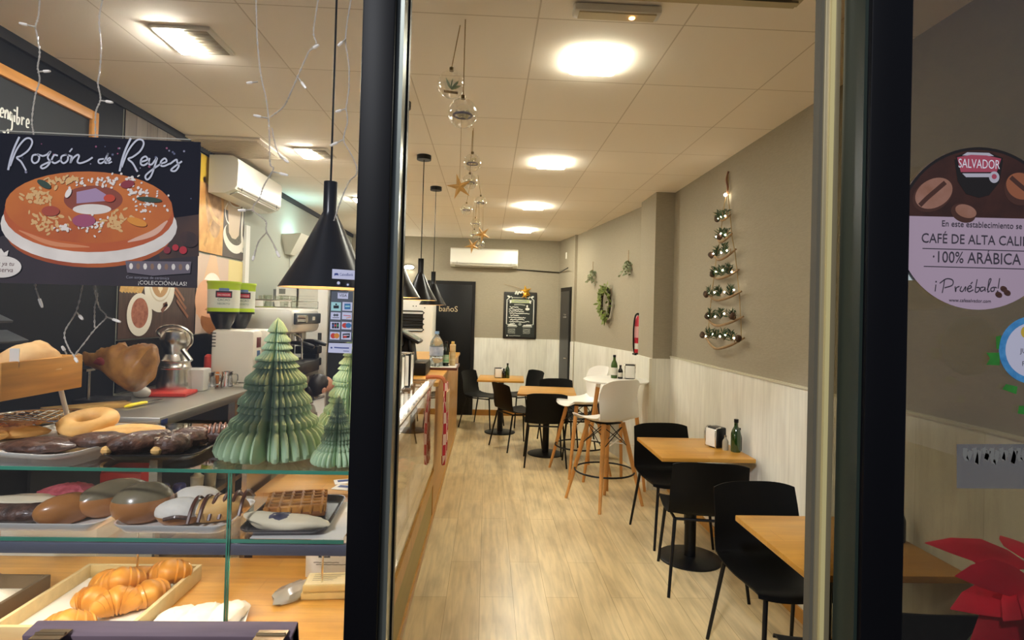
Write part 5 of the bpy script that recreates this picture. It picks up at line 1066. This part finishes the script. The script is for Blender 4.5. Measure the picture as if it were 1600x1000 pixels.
# ------------------------------------------------------------------ person crouching behind the counter
SKIN = M('skin', '#c68f74', .5, sss=.05); HAIR = M('dark_hair', '#1c1310', .45, var=.2, scale=40, stretch=(1, 1, .2)); SHIRT = M('black_shirt', '#1a1a1c', .8); TROU = M('dark_trousers', '#24252a', .85)
def skinned(name, parent, verts, edges, radii, m):
    me = bpy.data.meshes.new(name); me.from_pydata(verts, edges, []); me.materials.append(m); o = bpy.data.objects.new(name, me); C.objects.link(o); o.parent = parent
    o.modifiers.new('skin', 'SKIN'); 
    for i, r in enumerate(radii): me.skin_vertices[0].data[i].radius = (r, r) if not isinstance(r, tuple) else r
    me.skin_vertices[0].data[0].use_root = True; s = o.modifiers.new('sub', 'SUBSURF'); s.levels = s.render_levels = 2
    for p in me.polygons: p.use_smooth = True
    o.modifiers['skin'].use_smooth_shade = True; return o
pr = thing('person', 'dark haired person crouching behind the counter, head showing between the paper trees', 'person', (-1.40, 4.9, 0), rad(115))
# local: +x is away from the window after the turn; facing -y = towards the aisle
V = [(0, .16, .34), (0, .10, .52), (0, .02, .70), (0, -.005, .80), (0, -.015, .86), (.17, .02, .70), (.22, -.12, .52), (.12, -.30, .46), (-.17, .02, .70), (-.22, -.12, .52), (-.12, -.30, .46), (.10, .14, .32), (.15, -.22, .44), (.13, -.02, .08), (.13, -.18, .035), (-.10, .14, .32), (-.15, -.22, .44), (-.13, -.02, .08), (-.13, -.18, .035)]
Eg = [(0, 1), (1, 2), (2, 3), (3, 4), (2, 5), (5, 6), (6, 7), (2, 8), (8, 9), (9, 10), (0, 11), (11, 12), (12, 13), (13, 14), (0, 15), (15, 16), (16, 17), (17, 18)]
R = [.13, .125, .12, .06, .055, .06, .045, .03, .06, .045, .03, .1, .075, .045, .035, .1, .075, .045, .035]
body = skinned('body', pr, V, Eg, R, SKIN)
skinned('shirt', pr, V[:3]+[V[5], V[6], V[8], V[9]], [(0, 1), (1, 2), (2, 3), (3, 4), (2, 5), (5, 6)], [.145, .14, .132, .075, .058, .075, .058], SHIRT)
skinned('trousers', pr, [V[0], V[11], V[12], V[13], V[15], V[16], V[17]], [(0, 1), (1, 2), (2, 3), (0, 4), (4, 5), (5, 6)], [.14, .112, .086, .058, .112, .086, .058], TROU)
b = B(); b.blob((0, -.03, .945), (.072, .092, .11), SKIN, .02, 1, 24, fn=lambda q, p: Vector((q.x*(1-.25*max(0, -p.z)), q.y, q.z))); b.tube([(0, -.118, .955), (0, -.142, .928), (0, -.118, .92)], [.008, .014, .008], SKIN, 8)
for s in (-1, 1): b.blob((s*.073, -.02, .94), (.012, .02, .03), SKIN, 0, 0, 10); b.blob((s*.028, -.112, .962), (.012, .008, .006), M('eye_white', '#e6e0d8', .3), 0, 0, 8)
b.tube([(-.022, -.112, .895), (0, -.118, .893), (.022, -.112, .895)], .006, M('lips', '#a5584f', .5), 6); b.build('head', pr)
b = B(); b.blob((0, .006, .972), (.083, .094, .1), HAIR, .06, 3, 24, 4, fn=lambda q, p: Vector((q.x, max(q.y, -.075), q.z))); b.blob((0, .085, .93), (.05, .04, .055), HAIR, .1, 2, 14); b.build('hair', pr)
# ------------------------------------------------------------------ on and by the shop window
class Sheet(Art):
    """printed sheet on the pane, drawn in the photograph's own survey units and placed on the real pane plane"""
    def __init__(s, b, Y, pts=(0, 0, 1)):
        s.b = b; s.Y = Y; s.k = 1; s.ox, s.oy, s.q = pts; s.U = Vector((1, 0, 0)); s.V = Vector((0, 0, 1)); s.N = Vector((0, -1, 0)); s.sx = s.sy = 1; s.org = Vector((0, 0, 0))
    def p(s, x, y): return at(s.ox+x*s.q, s.oy+y*s.q, Y=s.Y)-Vector((0, .00005*s.k, 0))-s.org
    def text(s, t, x, y, size, m, al=0, shear=0, wide=1):
        s.b.text(t, size*s.q*s.Y/F, (s.p(x, y), s.U, s.V, s.N), m, al, .00008, shear, wide); return s
def sheet(name, label, cat, Y, base, pts=(0, 0, 1), th=.0006, extra=()):
    """base: outline in survey units; returns thing, Art of its printed face"""
    b = B(); a = Sheet(b, Y, pts); P3 = [a.p(*q) for q in base]; o = sum(P3, Vector())/len(P3); t = thing(name, label, cat, o)
    a.org = o; f = [p-o for p in P3]; n = len(f)
    return t, b, a, f
def backing(b, f, m, th=.0006):
    n = len(f); b.add([tuple(p) for p in f]+[(p.x, p.y+th, p.z) for p in f], [tuple(range(n)), tuple(range(n, 2*n))[::-1]]+[(i, (i+1) % n, n+(i+1) % n, n+i) for i in range(n)], m)
NAVY = M('poster_navy', '#0c0d17', .8, col2='#17131f', scale=5, spec=.04); 
YP = 1.2085
t, b, a, f = sheet('poster', 'Roscón de Reyes poster with a cream filled ring cake, hung inside the left window', 'poster', YP, [(-45, 206), (313.5, 222), (308, 450), (-45, 441)])
backing(b, f, NAVY); b.build('paper_sheet', t)
b = B(); a.b = b; a.k = 3
r = random.Random(9)
for k in range(26):
    x, y = r.uniform(5, 300), r.uniform(222, 300); q = r.uniform(.8, 2.4); a.ell(x, y+.035*x, q, q, M('bokeh_%d' % (k % 3), ('#8e8aa0', '#9a4468', '#565a78')[k % 3], .6), 0, 10, False)
a.k += 1; a.poly([(-45, 385), (-45, 441), (308, 450), (310, 385), (250, 350), (60, 350)], M('poster_table', '#2a1d22', .75, var=.4, scale=6))
a.poly([(240, 345), (311, 335), (311, 400), (250, 405)], M('poster_warm', '#5a3620', .75, col2='#2a1a18', scale=9))
ORB = M('poster_crust', '#c9691c', .755, col2='#9c3d16', scale=7); ORT = M('poster_glaze', '#d67a22', .75, col2='#b04c1a', scale=5); CRW = M('poster_cream', '#e6dcd0', .75, var=.12, scale=16); HOLE = M('poster_hole', '#8f3f26', .75, var=.2, scale=6)
a.ell(138, 368, 128, 50, ORB, .03); a.ell(139, 352, 138, 60, CRW, .02); a.ell(139, 336, 133, 58, M('poster_crust_dark', '#a8401c', .755, col2='#c9621f', scale=5), .02)
a.ell(139, 324, 131, 56, ORT, .02); a.stroke([(30, 360), (80, 380), (140, 386)], 7, M('poster_sheen', '#d98a5a', .75), 6, False, .8); a.stroke([(200, 378), (240, 364), (262, 345)], 9, M('poster_sheen_pale', '#e0b096', .75), 6, True, .8); a.ell(146, 312, 46, 22, HOLE); a.ell(144, 327, 30, 8, CRW)
a.poly([(120, 318), (120, 300), (150, 294), (166, 304), (166, 314)], M('poster_violet', '#a88aa8', .75))
ALM = M('poster_almond', '#dcb072', .75); SUGP = M('poster_sugar', '#e9ded2', .75); CHR = M('poster_cherry', '#8c2531', .75); GRF = M('poster_leaf', '#26402e', .75)
for (cx, cy, n, m, sx, sy) in ((72, 345, 44, ALM, 26, 16), (180, 347, 46, ALM, 22, 14), (60, 306, 40, ALM, 26, 12), (230, 318, 40, SUGP, 30, 22), (165, 283, 60, SUGP, 60, 9), (140, 350, 46, SUGP, 24, 12), (95, 283, 26, ALM, 30, 8), (215, 300, 20, SUGP, 20, 10), (100, 356, 20, SUGP, 10, 6)):
    for k in range(n): a.ell(cx+r.gauss(0, .5)*sx, cy+r.gauss(0, .5)*sy, r.uniform(2.6, 5.5) if m == ALM else r.uniform(1, 2.8), r.uniform(1.3, 2.7), m, r.uniform(0, 3), 8, False)
    a.k += 1
a.ell(200, 288, 11, 6, CHR, -.2); a.ell(132, 345, 18, 10, M('poster_plum', '#a04a68', .75)); a.ell(80, 330, 14, 8, M('poster_red_fruit', '#a8432a', .75)); a.ell(234, 312, 20, 4, GRF, .1); a.ell(70, 288, 12, 5, GRF, .5); a.ell(172, 310, 9, 6, M('poster_orange_fruit', '#c8401c', .75)); a.ell(215, 347, 16, 6, M('poster_yellow_fruit', '#dd8f2a', .75), .3)
a.ell(262, 391, 5.5, 5.5, CHR); a.ell(275, 387, 5, 5, M('poster_berry', '#b8232f', .75)); a.ell(287, 391, 6, 6, M('poster_berry')); a.ell(296, 374, 15, 12, M('poster_cone', '#4d2c22', .75, col2='#2a1815', scale=40), .4); a.ell(108, 302, 4, 8, M('poster_gleam', '#f0e6da', .75), .5)
a.ell(4, 417, 31, 17, CRW); a.poly([(-8, 400), (-10, 390), (-2, 395), (3, 388), (8, 395), (15, 391), (13, 400)], CRW)
IN2 = M('poster_ink', '#6b4a48', .75); a.text('haz ya tu', 6, 415, 9, IN2, 0, .2); a.text('reserva', 6, 425, 10, IN2, 0, .2)
a.poly([(197, 408), (300, 409), (298, 427), (240, 431), (200, 426)], M('poster_band', '#6b6068', .75)); 
for k in range(9): a.ell(206+11*k, 416+.2*k, 3, 5, (CRW, M('poster_figure', '#8b6a55', .75))[k % 2], 0, 8, False)
a.k += 1; a.text('Con sorpresa de cerámica', 232, 436, 6, M('poster_dim', '#8f8a94', .75)); a.text('¡COLECCIÓNALAS!', 255, 445.5, 8.5, CRW)
b.build('printed_picture', t)
b = B(); a.b = b; a.k += 2; a.ox, a.oy, a.q = 0, 200, .25; SIL = M('poster_silver', '#c9c9d4', .75)
def sk(pts, w=11, dx=0, dy=0): a.stroke([(x+dx, y+dy) for x, y in pts], w, SIL, 7)
for dx, dy in ((0, 0), (695, 8)):
    sk([(128, 58), (95, 130), (72, 200), (58, 265)], 13, dx, dy); sk([(70, 240), (110, 140), (160, 75), (195, 68), (208, 95), (185, 140), (140, 175), (112, 188), (140, 215), (170, 268)], 11, dx, dy)
sk([(235, 168), (212, 175), (206, 205), (222, 222), (245, 210), (252, 182), (240, 168), (275, 178)]); sk([(275, 178), (300, 168), (322, 150), (305, 185), (318, 215), (300, 242), (272, 255), (266, 238), (335, 205)])
sk([(368, 175), (345, 172), (330, 205), (350, 222), (390, 200)]); sk([(415, 170), (392, 180), (388, 208), (405, 222), (428, 205), (430, 175), (412, 168), (450, 178)]); sk([(458, 130), (440, 152)], 9)
sk([(455, 175), (450, 200), (446, 222)], 11); sk([(447, 220), (462, 192), (490, 170), (500, 180), (490, 212), (508, 222), (550, 208), (585, 186)])
sk([(655, 195), (625, 200), (622, 218), (640, 222), (665, 200), (682, 158)], 10); sk([(682, 158), (662, 205), (668, 222), (690, 210)], 10); sk([(668, 217), (695, 200), (690, 188), (675, 205), (685, 222), (705, 212)], 9)
sk([(885, 215), (925, 200), (915, 180), (890, 195), (885, 225), (905, 235), (940, 212)]); sk([(940, 190), (935, 225), (955, 228), (985, 190), (975, 230), (950, 300), (925, 325), (915, 300), (960, 260), (1012, 225)])
sk([(1012, 225), (1045, 212), (1035, 192), (1012, 210), (1010, 235), (1030, 240), (1065, 225)]); sk([(1065, 228), (1105, 200), (1112, 215), (1122, 240), (1100, 270), (1075, 268), (1085, 252), (1142, 210)]); b.build('script_lettering', t)
b = B()
a.ox, a.oy, a.q = 0, 0, 1; q0, q1 = a.p(-45, 203), a.p(300, 219); b.tube([q0, q1], .0012, M('hanging_thread', '#b9b4a8', .5), 5); b.build('hanging_thread', t)
# payment card stickers
YS = 1.1955
t, b, a, f = sheet('card_sticker', 'strip of payment card stickers on the left window pane beside the door post', 'sticker', YS, [(516, 419), (556, 421.5), (551, 553), (512, 551)], (500, 410, .15))
a.ox, a.oy, a.q = 500, 410, .15; b = B(); a.b = b; a.k = 1
STW = M('sticker_white', '#cfcfe6', .75); SBL = M('sticker_blue', '#3c4a8a', .75); SDK = M('sticker_dark', '#23232c', .75); SRE = M('sticker_red', '#c8433c', .75); SOR = M('sticker_orange', '#d98a3a', .75); SCY = M('sticker_cyan', '#a9d8d8', .75); SGY = M('sticker_grey', '#595e68', .75)
def pl(pts, th=.0003):
    b.add([a.p(*q) for q in pts]+[a.p(*q)+Vector((0, th, 0)) for q in pts], [(0, 1, 2, 3), (7, 6, 5, 4), (0, 4, 5, 1), (1, 5, 6, 2), (2, 6, 7, 3), (3, 7, 4, 0)], SGY)
a.poly([(128, 68), (372, 85), (365, 182), (125, 168)], STW); a.ell(170, 122, 22, 12, SBL); a.stroke([(150, 138), (170, 118), (192, 136)], 9, SBL, 2); a.text('CaixaBank', 275, 140, 40, SBL, 0, 0, .82)
a.poly([(120, 300), (345, 305), (335, 830), (92, 825)], SGY); a.ell(193, 220, 26, 26, SDK); a.ell(193, 214, 16, 16, STW); a.ell(290, 232, 26, 26, SDK); a.ell(290, 232, 11, 11, STW)
a.poly([(186, 310), (296, 314), (292, 382), (184, 376)], STW); a.poly([(190, 312), (288, 316), (288, 322), (190, 318)], SDK); a.text('VISA', 238, 358, 40, SDK, 0, .15)
rows = [(412, 502), (518, 592), (618, 696), (722, 802)]
for i, (y0, y1) in enumerate(rows):
    for j in (0, 1):
        x0 = (118, 236)[j]-6*i*.6; x1 = x0+102; c = (x0+x1)/2; m = (y0+y1)/2; a.poly([(x0, y0), (x1, y0+5), (x1-3, y1+5), (x0-3, y1)], SCY if (i == 0 and j == 0) else STW)
        if (i, j) == (0, 0): a.rect(c-28, m-8, c+28, m+22, SDK); a.ell(c, m-20, 10, 9, SDK)
        if (i, j) == (0, 1): a.rect(c-32, m-28, c+32, m+32, M('sticker_mid_blue', '#3f78a8', .75)); a.rect(c-24, m-6, c+24, m+8, SCY)
        if (i, j) == (1, 0): a.ell(c-12, m-6, 14, 14, SGY); a.ell(c+14, m-6, 14, 14, SGY); a.rect(c-34, m+18, c+34, m+24, SGY)
        if (i, j) == (1, 1): a.stroke([(c-38, m-4), (c, m), (c+38, m+3)], 7, SRE, 1); a.stroke([(c-10, m+26), (c+40, m+16)], 7, SOR, 1)
        if (i, j) == (2, 0):
            for k, cm in enumerate((SBL, SRE, M('sticker_green', '#3f8a5c', .75))): a.rect(c-36+25*k, m-28, c-14+25*k, m+30, SDK); a.rect(c-34+25*k, m-10, c-16+25*k, m+10, cm)
        if (i, j) == (2, 1): a.ell(c-18, m, 30, 26, SRE); a.ell(c+18, m, 30, 26, M('sticker_mid_blue'))
        if (i, j) == (3, 0): a.ell(c-18, m+2, 28, 28, SRE); a.ell(c+18, m+2, 28, 28, SOR)
        if (i, j) == (3, 1): a.poly([(c-38, m-20), (c+38, m-24), (c+34, m+22), (c-36, m+28)], SDK); a.ell(c-14, m+12, 20, 12, SRE); a.stroke([(c-30, m-2), (c+28, m-4)], 9, STW, 1)
a.poly([(95, 838), (338, 845), (330, 948), (86, 938)], STW); a.ell(122, 888, 11, 9, SBL); a.stroke([(150, 885), (220, 890), (305, 892)], 12, SBL, 2); a.stroke([(245, 922), (305, 926)], 6, SBL, 1); b.build('printed_face', t)
# round coffee sticker
t, b, a, f = sheet('coffee_sticker', 'large round pink and brown SALVADOR coffee sticker on the right window pane', 'sticker', YS, [(1529+127*math.cos(k*PI/36), 357+127*math.sin(k*PI/36)) for k in range(72)])
PK = M('sticker_pink', '#b79fae', .75); backing(b, f, PK); b.build('backing', t)
b = B(); a.b = b; a.k = 2; a.ox, a.oy, a.q = 1529, 357, 1
BR1 = M('bean_brown_dark', '#2a1410', .75, col2='#47241a', scale=14); BEAN = M('bean_roast', '#8f5f48', .755, col2='#a87a68', scale=20); BEAN2 = M('bean_shadow', '#4a2a20', .75); PNK = M('sticker_badge_pink', '#b04a5c', .75); SILV = M('sticker_silver', '#bdb8c0', .75); INKD = M('sticker_ink', '#3a343e', .75)
th = math.asin(22/127)
a.poly([(127*math.cos(x), 127*math.sin(x)) for x in [PI+th+(PI-2*th+.0)*k/40+.0 for k in range(41)]]+[(125, -14), (-125, -20)], BR1)
a.ell(-72, -52, 33, 24, BEAN2, -.5); a.ell(-70, -55, 31, 22, BEAN, -.5); a.stroke([(-92, -36), (-80, -48), (-66, -60), (-52, -72)], 7, BEAN2); a.ell(-24, -24, 20, 14, BEAN2, .4); a.ell(-20, -27, 17, 10, BEAN, .3); a.ell(66, -62, 26, 26, BEAN2); a.ell(66, -66, 24, 20, M('bean_orange', '#9a5b3c', .755), .5); a.stroke([(50, -80), (66, -66), (84, -52)], 7, BEAN2); a.ell(105, -30, 15, 14, BEAN, .3)
a.poly([(-38, -108), (38, -106), (32, -72), (16, -52), (0, -48), (-20, -54), (-33, -74)], M('badge_black', '#17100f', .75)); a.poly([(-36, -113), (-14, -120), (14, -119), (38, -110), (30, -84), (-30, -84)], M('badge_black')); a.poly([(-18, -119), (16, -118), (24, -113), (-26, -114)], SILV); a.poly([(-34, -111), (-12, -115), (12, -114), (35, -109), (28, -88), (-28, -88)], PNK); a.poly([(-26, -86), (26, -86), (18, -80), (-20, -80)], SILV)
a.text('SALVADOR', .5, -94, 21, M('sticker_letter_white', '#ece8ee', .75), 0, 0, .66); a.ell(24, -80, 8, 9, SILV); a.ell(24, -81, 4, 4, PNK)
a.text('En este establecimiento se sirve', 18, -1.0, 13.8, INKD, 0, 0, .92); a.text('CAFÉ DE ALTA CALIDAD', 8, 25, 22, INKD, 0, 0, .86); a.text('·100% ARÁBICA', -3, 54.5, 26, INKD, 0, 0, .84)
a.stroke([(-88, 31), (100, 36)], 1, INKD, 1); a.stroke([(-86, 59), (100, 64)], 1, INKD, 1); a.text('www.cafesalvador.com', -14, 115, 7.6, INKD, 0, 0, 1)
a.ox, a.oy, a.q = 1380, 200, .3
for st_ in ([(285, 815), (281, 850)], [(330, 790), (325, 825), (318, 858)], [(305, 808), (340, 785), (372, 792), (370, 818), (330, 832)], [(385, 825), (388, 852), (392, 832), (408, 824)], [(418, 825), (411, 845), (424, 850), (440, 826), (438, 850)], [(448, 840), (470, 830), (462, 820), (448, 838), (458, 852), (480, 842)], [(476, 802), (466, 812)], [(500, 788), (490, 850), (506, 850), (512, 832), (496, 830)], [(535, 828), (518, 832), (520, 850), (538, 840), (540, 828), (542, 850)], [(552, 842), (572, 790), (562, 792), (555, 850), (565, 848)], [(588, 828), (572, 835), (574, 850), (588, 846), (590, 830), (602, 832)], [(617, 782), (609, 835)]):
    a.stroke([(x-12, y) for x, y in st_], 5, INKD, 6)
a.ell(274, 800, 4, 4, INKD); a.ell(594, 850, 4, 4, INKD)
for x, y in ((600, 868), (626, 838), (644, 858)): a.ell(x, y, 19, 14, BEAN2, .5); a.stroke([(x-14, y+6), (x, y), (x+14, y-6)], 4, BR1)
b.build('printed_face', t)
b = B(); a.ox, a.oy, a.q = 1529, 357, 1; a.b = b; a.k = 3; n = 60
ring = [(127*math.cos(k*2*PI/n), 127*math.sin(k*2*PI/n)) for k in range(n)]; th2 = .2
for k in range(n):
    x0, y0 = ring[k]; x1, y1 = ring[(k+1) % n]
    if y0 < -20 and y1 < -20: a.b.add([a.p(x0, y0), a.p(x1, y1), a.p(x1*.965, y1*.965), a.p(x0*.965, y0*.965)], [(0, 1, 2, 3)], M('badge_black'))
b.build('rim_band', t)
t, b, a, f = sheet('info_sticker', 'pale sticker with teal mark half covered by the round coffee sticker', 'sticker', 1.2045, [(1398, 374), (1438, 374), (1470, 438), (1398, 438)])
backing(b, f, M('info_white', '#dfeae6', .75, emit=None)); b.build('backing', t)
b = B(); a.b = b; a.k = 2; TEAL = M('info_teal', '#3f9aa0', .75); a.stroke([(1404, 382), (1412, 388), (1406, 395), (1413, 402), (1405, 408)], 4, TEAL); a.text('noh', 1412, 426, 13, SGY, 0); b.build('printed_mark', t)
t, b, a, f = sheet('rosette_sticker', 'round white sticker with blue rim and green ribbon ends at the right edge', 'sticker', YS, [(1614+53*math.cos(k*PI/24), 547+53*math.sin(k*PI/24)) for k in range(48)])
backing(b, f, M('rosette_blue', '#2f78b0', .75, col2='#4f96c8', scale=60)); b.build('backing', t)
b = B(); a.b = b; a.k = 2; a.ell(1614, 547, 43, 43, M('rosette_white', '#c9c6d6', .75)); a.ell(1602, 519, 7, 9, M('rosette_yellow', '#c9a83a', .75)); a.text('JUNTOS', 1612, 552, 11, INKD); a.text('POR TI', 1612, 572, 11, INKD); b.build('printed_face', t)
RG = M('ribbon_green', '#2f7a2a', .5, var=.2, scale=40)
for q in ([(1541, 551), (1562, 551), (1562, 571), (1541, 570), (1547, 560)], [(1556, 526), (1564, 524), (1562, 545), (1557, 546)], [(1572, 600), (1590, 604), (1588, 616), (1566, 608)], [(1592, 634), (1602, 634), (1602, 648), (1590, 646)]): b = B(); a.b = b; a.k = 0; a.poly(q, RG); b.build('ribbon', t)
t, b, a, f = sheet('notice_strip', 'grey translucent notice strip low on the right window pane', 'sticker', YS, [(1495, 694), (1640, 694), (1640, 764), (1495, 763)])
FR = bpy.data.materials.new('frosted_film'); FR.use_nodes = True; nt = FR.node_tree; p0 = nt.nodes['Principled BSDF']; p0.inputs['Base Color'].default_value = lin('#6f6f72'); p0.inputs['Alpha'].default_value = .55; p0.inputs['Roughness'].default_value = .6
backing(b, f, FR); b.build('film', t)
b = B(); a.b = b; a.k = 2
for k in range(9): x = 1508+14*k; a.stroke([(x, 700), (x+3*(k % 3), 712), (x+4, 718+6*(k % 2)), (x+9, 704)], 7, M('film_pale', '#7c7a73', .6), 3)
b.build('worn_lettering', t)
# icicle lights
WIRE = M('clear_wire', '#c9c0b4', .22, coat=.5); ILED = M('clear_led', '#ddd5cc', .2, emit=(1, .95, .9), es=.06)
def strand(label, lines, bulbs, Y=1.30, top=True):
    t = thing('icicle_light_strand', label, 'fairy lights', at(lines[0][0][0], lines[0][0][1], Y=Y), 0, 'icicle light strands in the left window'); o = t.location; r = random.Random(len(lines[0]))
    b = B()
    for li, L in enumerate(lines):
        P = spline([at(x, y, Y=Y+.004*r.uniform(-1, 1))-o for x, y in L], 7)
        if li == 0 and top: P = [P[0]+Vector((0, 0, .28))]+P
        n = Vector((.0017, .0006, 0))
        rr = [(.0006, .0011, .0007, .0013)[i % 4] for i in range(len(P))]; b.tube([p+n*math.sin(i*1.9)*.7 for i, p in enumerate(P)], rr, WIRE, 5); b.tube([p-n*math.sin(i*1.9)*.7 for i, p in enumerate(P)], rr[::-1], WIRE, 5)
    b.build('wire', t)
    for x0, y0, x1, y1 in bulbs:
        p, q = at(x0, y0, Y=Y)-o, at(x1, y1, Y=Y-.01)-o; b = B(); b.tube([p, p.lerp(q, .55)], .0016, WIRE, 6); b.tube([p.lerp(q, .5), p.lerp(q, .8), q], [.0032, .0032, .0022], ILED, 8); b.build('bulb', t)
strand('icicle light strand farthest left, passing in front of the chalkboard', [[(62, 0), (60, 25), (55, 42), (57, 50), (62, 82), (59, 105), (62, 125), (55, 150), (50, 188), (53, 215), (60, 300), (55, 400), (55, 445), (60, 462)]], [(55, 42, 30, 36), (60, 112, 78, 111), (57, 455, 66, 480)])
strand('icicle light strand second from the left, reaching down past the poster', [[(160, 0), (155, 30), (158, 75), (156, 110), (153, 130), (157, 155), (150, 175), (149, 210), (150, 300), (140, 400), (129, 447), (119, 487), (101, 520), (108, 545), (116, 556), (120, 565)], [(147, 400), (147, 447), (155, 480), (166, 495), (148, 515), (116, 556)], [(146, 440), (152, 462), (148, 480), (148, 512)]], [(157, 157, 176, 160), (120, 488, 129, 499), (166, 495, 188, 503), (114, 554, 121, 566), (104, 553, 97, 541)])
strand('icicle light strand left of the large cone pendant, the longer of two', [[(400, 0), (402, 60), (406, 105), (410, 130), (415, 150), (419.5, 183), (421, 216), (422, 256), (427, 264), (412, 291), (406, 309), (395, 327), (415, 345), (416, 360), (424, 375), (436, 398)], [(418, 362), (404, 378), (396, 404)], [(425, 200), (429, 222), (435, 240), (440, 248)]], [(419, 185, 396, 180), (426, 268, 450, 274), (395, 328, 372, 329), (403, 128, 385, 130), (428, 384, 437, 402), (398, 395, 395, 407), (438, 244, 451, 254)])
strand('icicle light strand left of the pendant cord, joining the longer one', [[(497, 0), (490, 50), (494, 68), (483, 80), (465, 120), (452, 150), (442, 168), (421, 184)]], [(483, 80, 498, 70), (465, 120, 478, 138)])
strand('icicle light strand between the pendant cord and the door post', [[(548, 0), (540, 60), (545, 100), (545, 140), (541, 168), (543, 190), (537, 218), (548, 240), (556, 258), (557, 272), (545, 285), (532, 315), (522, 345)]], [(541, 170, 524, 175), (537, 218, 516, 228), (541, 60, 528, 72)])
# A-board outside and the poinsettia
t = thing('sidewalk_sign', 'dark purple brown wooden A-board standing outside the left window', 'sign board', (-.54, .985, -.02))
DW = M('sign_wood', '#75636d', .6, var=.14, scale=5, stretch=(1, 10, 10)); 
def leaning(sgn, name):
    b = B(); rot = Matrix.Rotation(rad(13*sgn), 4, 'X'); top = Vector((0, sgn*.024, 1.085))
    def pt(x, d): return top+rot.to_3x3() @ Vector((x, 0, -d))
    for x in (-.2, .2): b.box(pt(x, .54), (.045, .03, 1.08), DW, .003, rot)
    b.box(pt(0, .024), (.445, .036, .05), DW, .003, rot); b.box(pt(0, .86), (.4, .028, .05), DW, .003, rot); b.build(name, t)
    b = B(); b.box(pt(0, .44), (.37, .012, .8), M('sign_slate', '#1f2022', .7), 0, rot); b.build('chalk_panel', t)
leaning(-1, 'front_frame'); leaning(1, 'rear_frame')
for x in (-.17, .19):
    b = B(); b.box((x, 0, 1.0875), (.05, .03, .002), M('hinge_brass', '#8f7a5c', .35, metal=.8)); b.cyl((x-.024, 0, 1.089), (x+.024, 0, 1.089), .003, M('hinge_brass'), n=8); b.build('hinge', t)
b = B(); b.tube([(.2, -.13, .55), (.2, 0, .50), (.2, .13, .55)], .003, STEEL, 6); b.build('stay_chain', t)
t = thing('poinsettia', 'red poinsettia in a dark floor planter behind the right window pane', 'plant', (1.50, 1.45, 0))
b = B(); b.lathe([(0, 0), (.11, 0), (.14, .62), (.15, .63), (.15, .66), (.132, .66), (.128, .62), (0, .61)], M('planter_dark', '#26262a', .5), n=32); b.build('planter', t)
b = B(); b.lathe([(0, .632), (.13, .62)], M('soil', '#2a1f18', .9), n=20); b.build('soil', t)
b = B(); r = random.Random(4)
for k in range(7): a0 = k*.9; b.tube(spline([(.03*math.cos(a0), .03*math.sin(a0), .62), (.05*math.cos(a0), .05*math.sin(a0), .78), (.09*math.cos(a0), .07*math.sin(a0), .9)], 4), .005, M('stem_green', '#3d4f2a', .7), 6)
b.build('stems', t)
PR = M('bract_red', '#f0264f', .5, var=.15, scale=8); PG = M('poinsettia_green', '#1f3a1e', .55, var=.2, scale=8)
for k in range(13):
    a0 = k*2.4+2.9; L = .21 if math.cos(a0) < .1 else .16; L *= .8+.3*r.random(); z0 = .9+.1*r.random(); el = r.uniform(-.25, .35); dy = math.sin(a0)*(.55)
    b = B(); leaf(b, (.04*math.cos(a0), .03*math.sin(a0), z0), (math.cos(a0), dy, el), L, L*.55, PR, (0, -.35, 1), .25); b.build('bract', t)
b = B(); leaf(b, (-.07, -.02, .97), (-1, -.15, .15), .2, .09, PR, (.05, -.8, .6), .2); b.build('bract', t)
b = B(); leaf(b, (-.05, -.03, .93), (-.85, -.1, -.5), .21, .12, PR, (-.1, -.9, .4), .2); b.build('bract', t)
for k in range(8):
    a0 = k*.8+.3; b = B(); leaf(b, (.03*math.cos(a0), .03*math.sin(a0), .80+.05*r.random()), (math.cos(a0), .55*math.sin(a0), -.15), .17, .08, PG, (0, -.2, 1), .3); b.build('leaf', t)
t = thing('wall_lamp', 'small oval glowing lamp high on the back wall beside the left door post', 'lamp', (-1.27, YB, 2.33))
b = B(); b.blob((0, -.03, 0), (.085, .03, .035), WHT, 0, 0, 20); b.build('housing', t)
b = B(); b.blob((0, -.045, -.004), (.075, .03, .03), emit('oval_lamp', (1, .96, .82), 22), 0, 0, 20); b.build('diffuser', t)
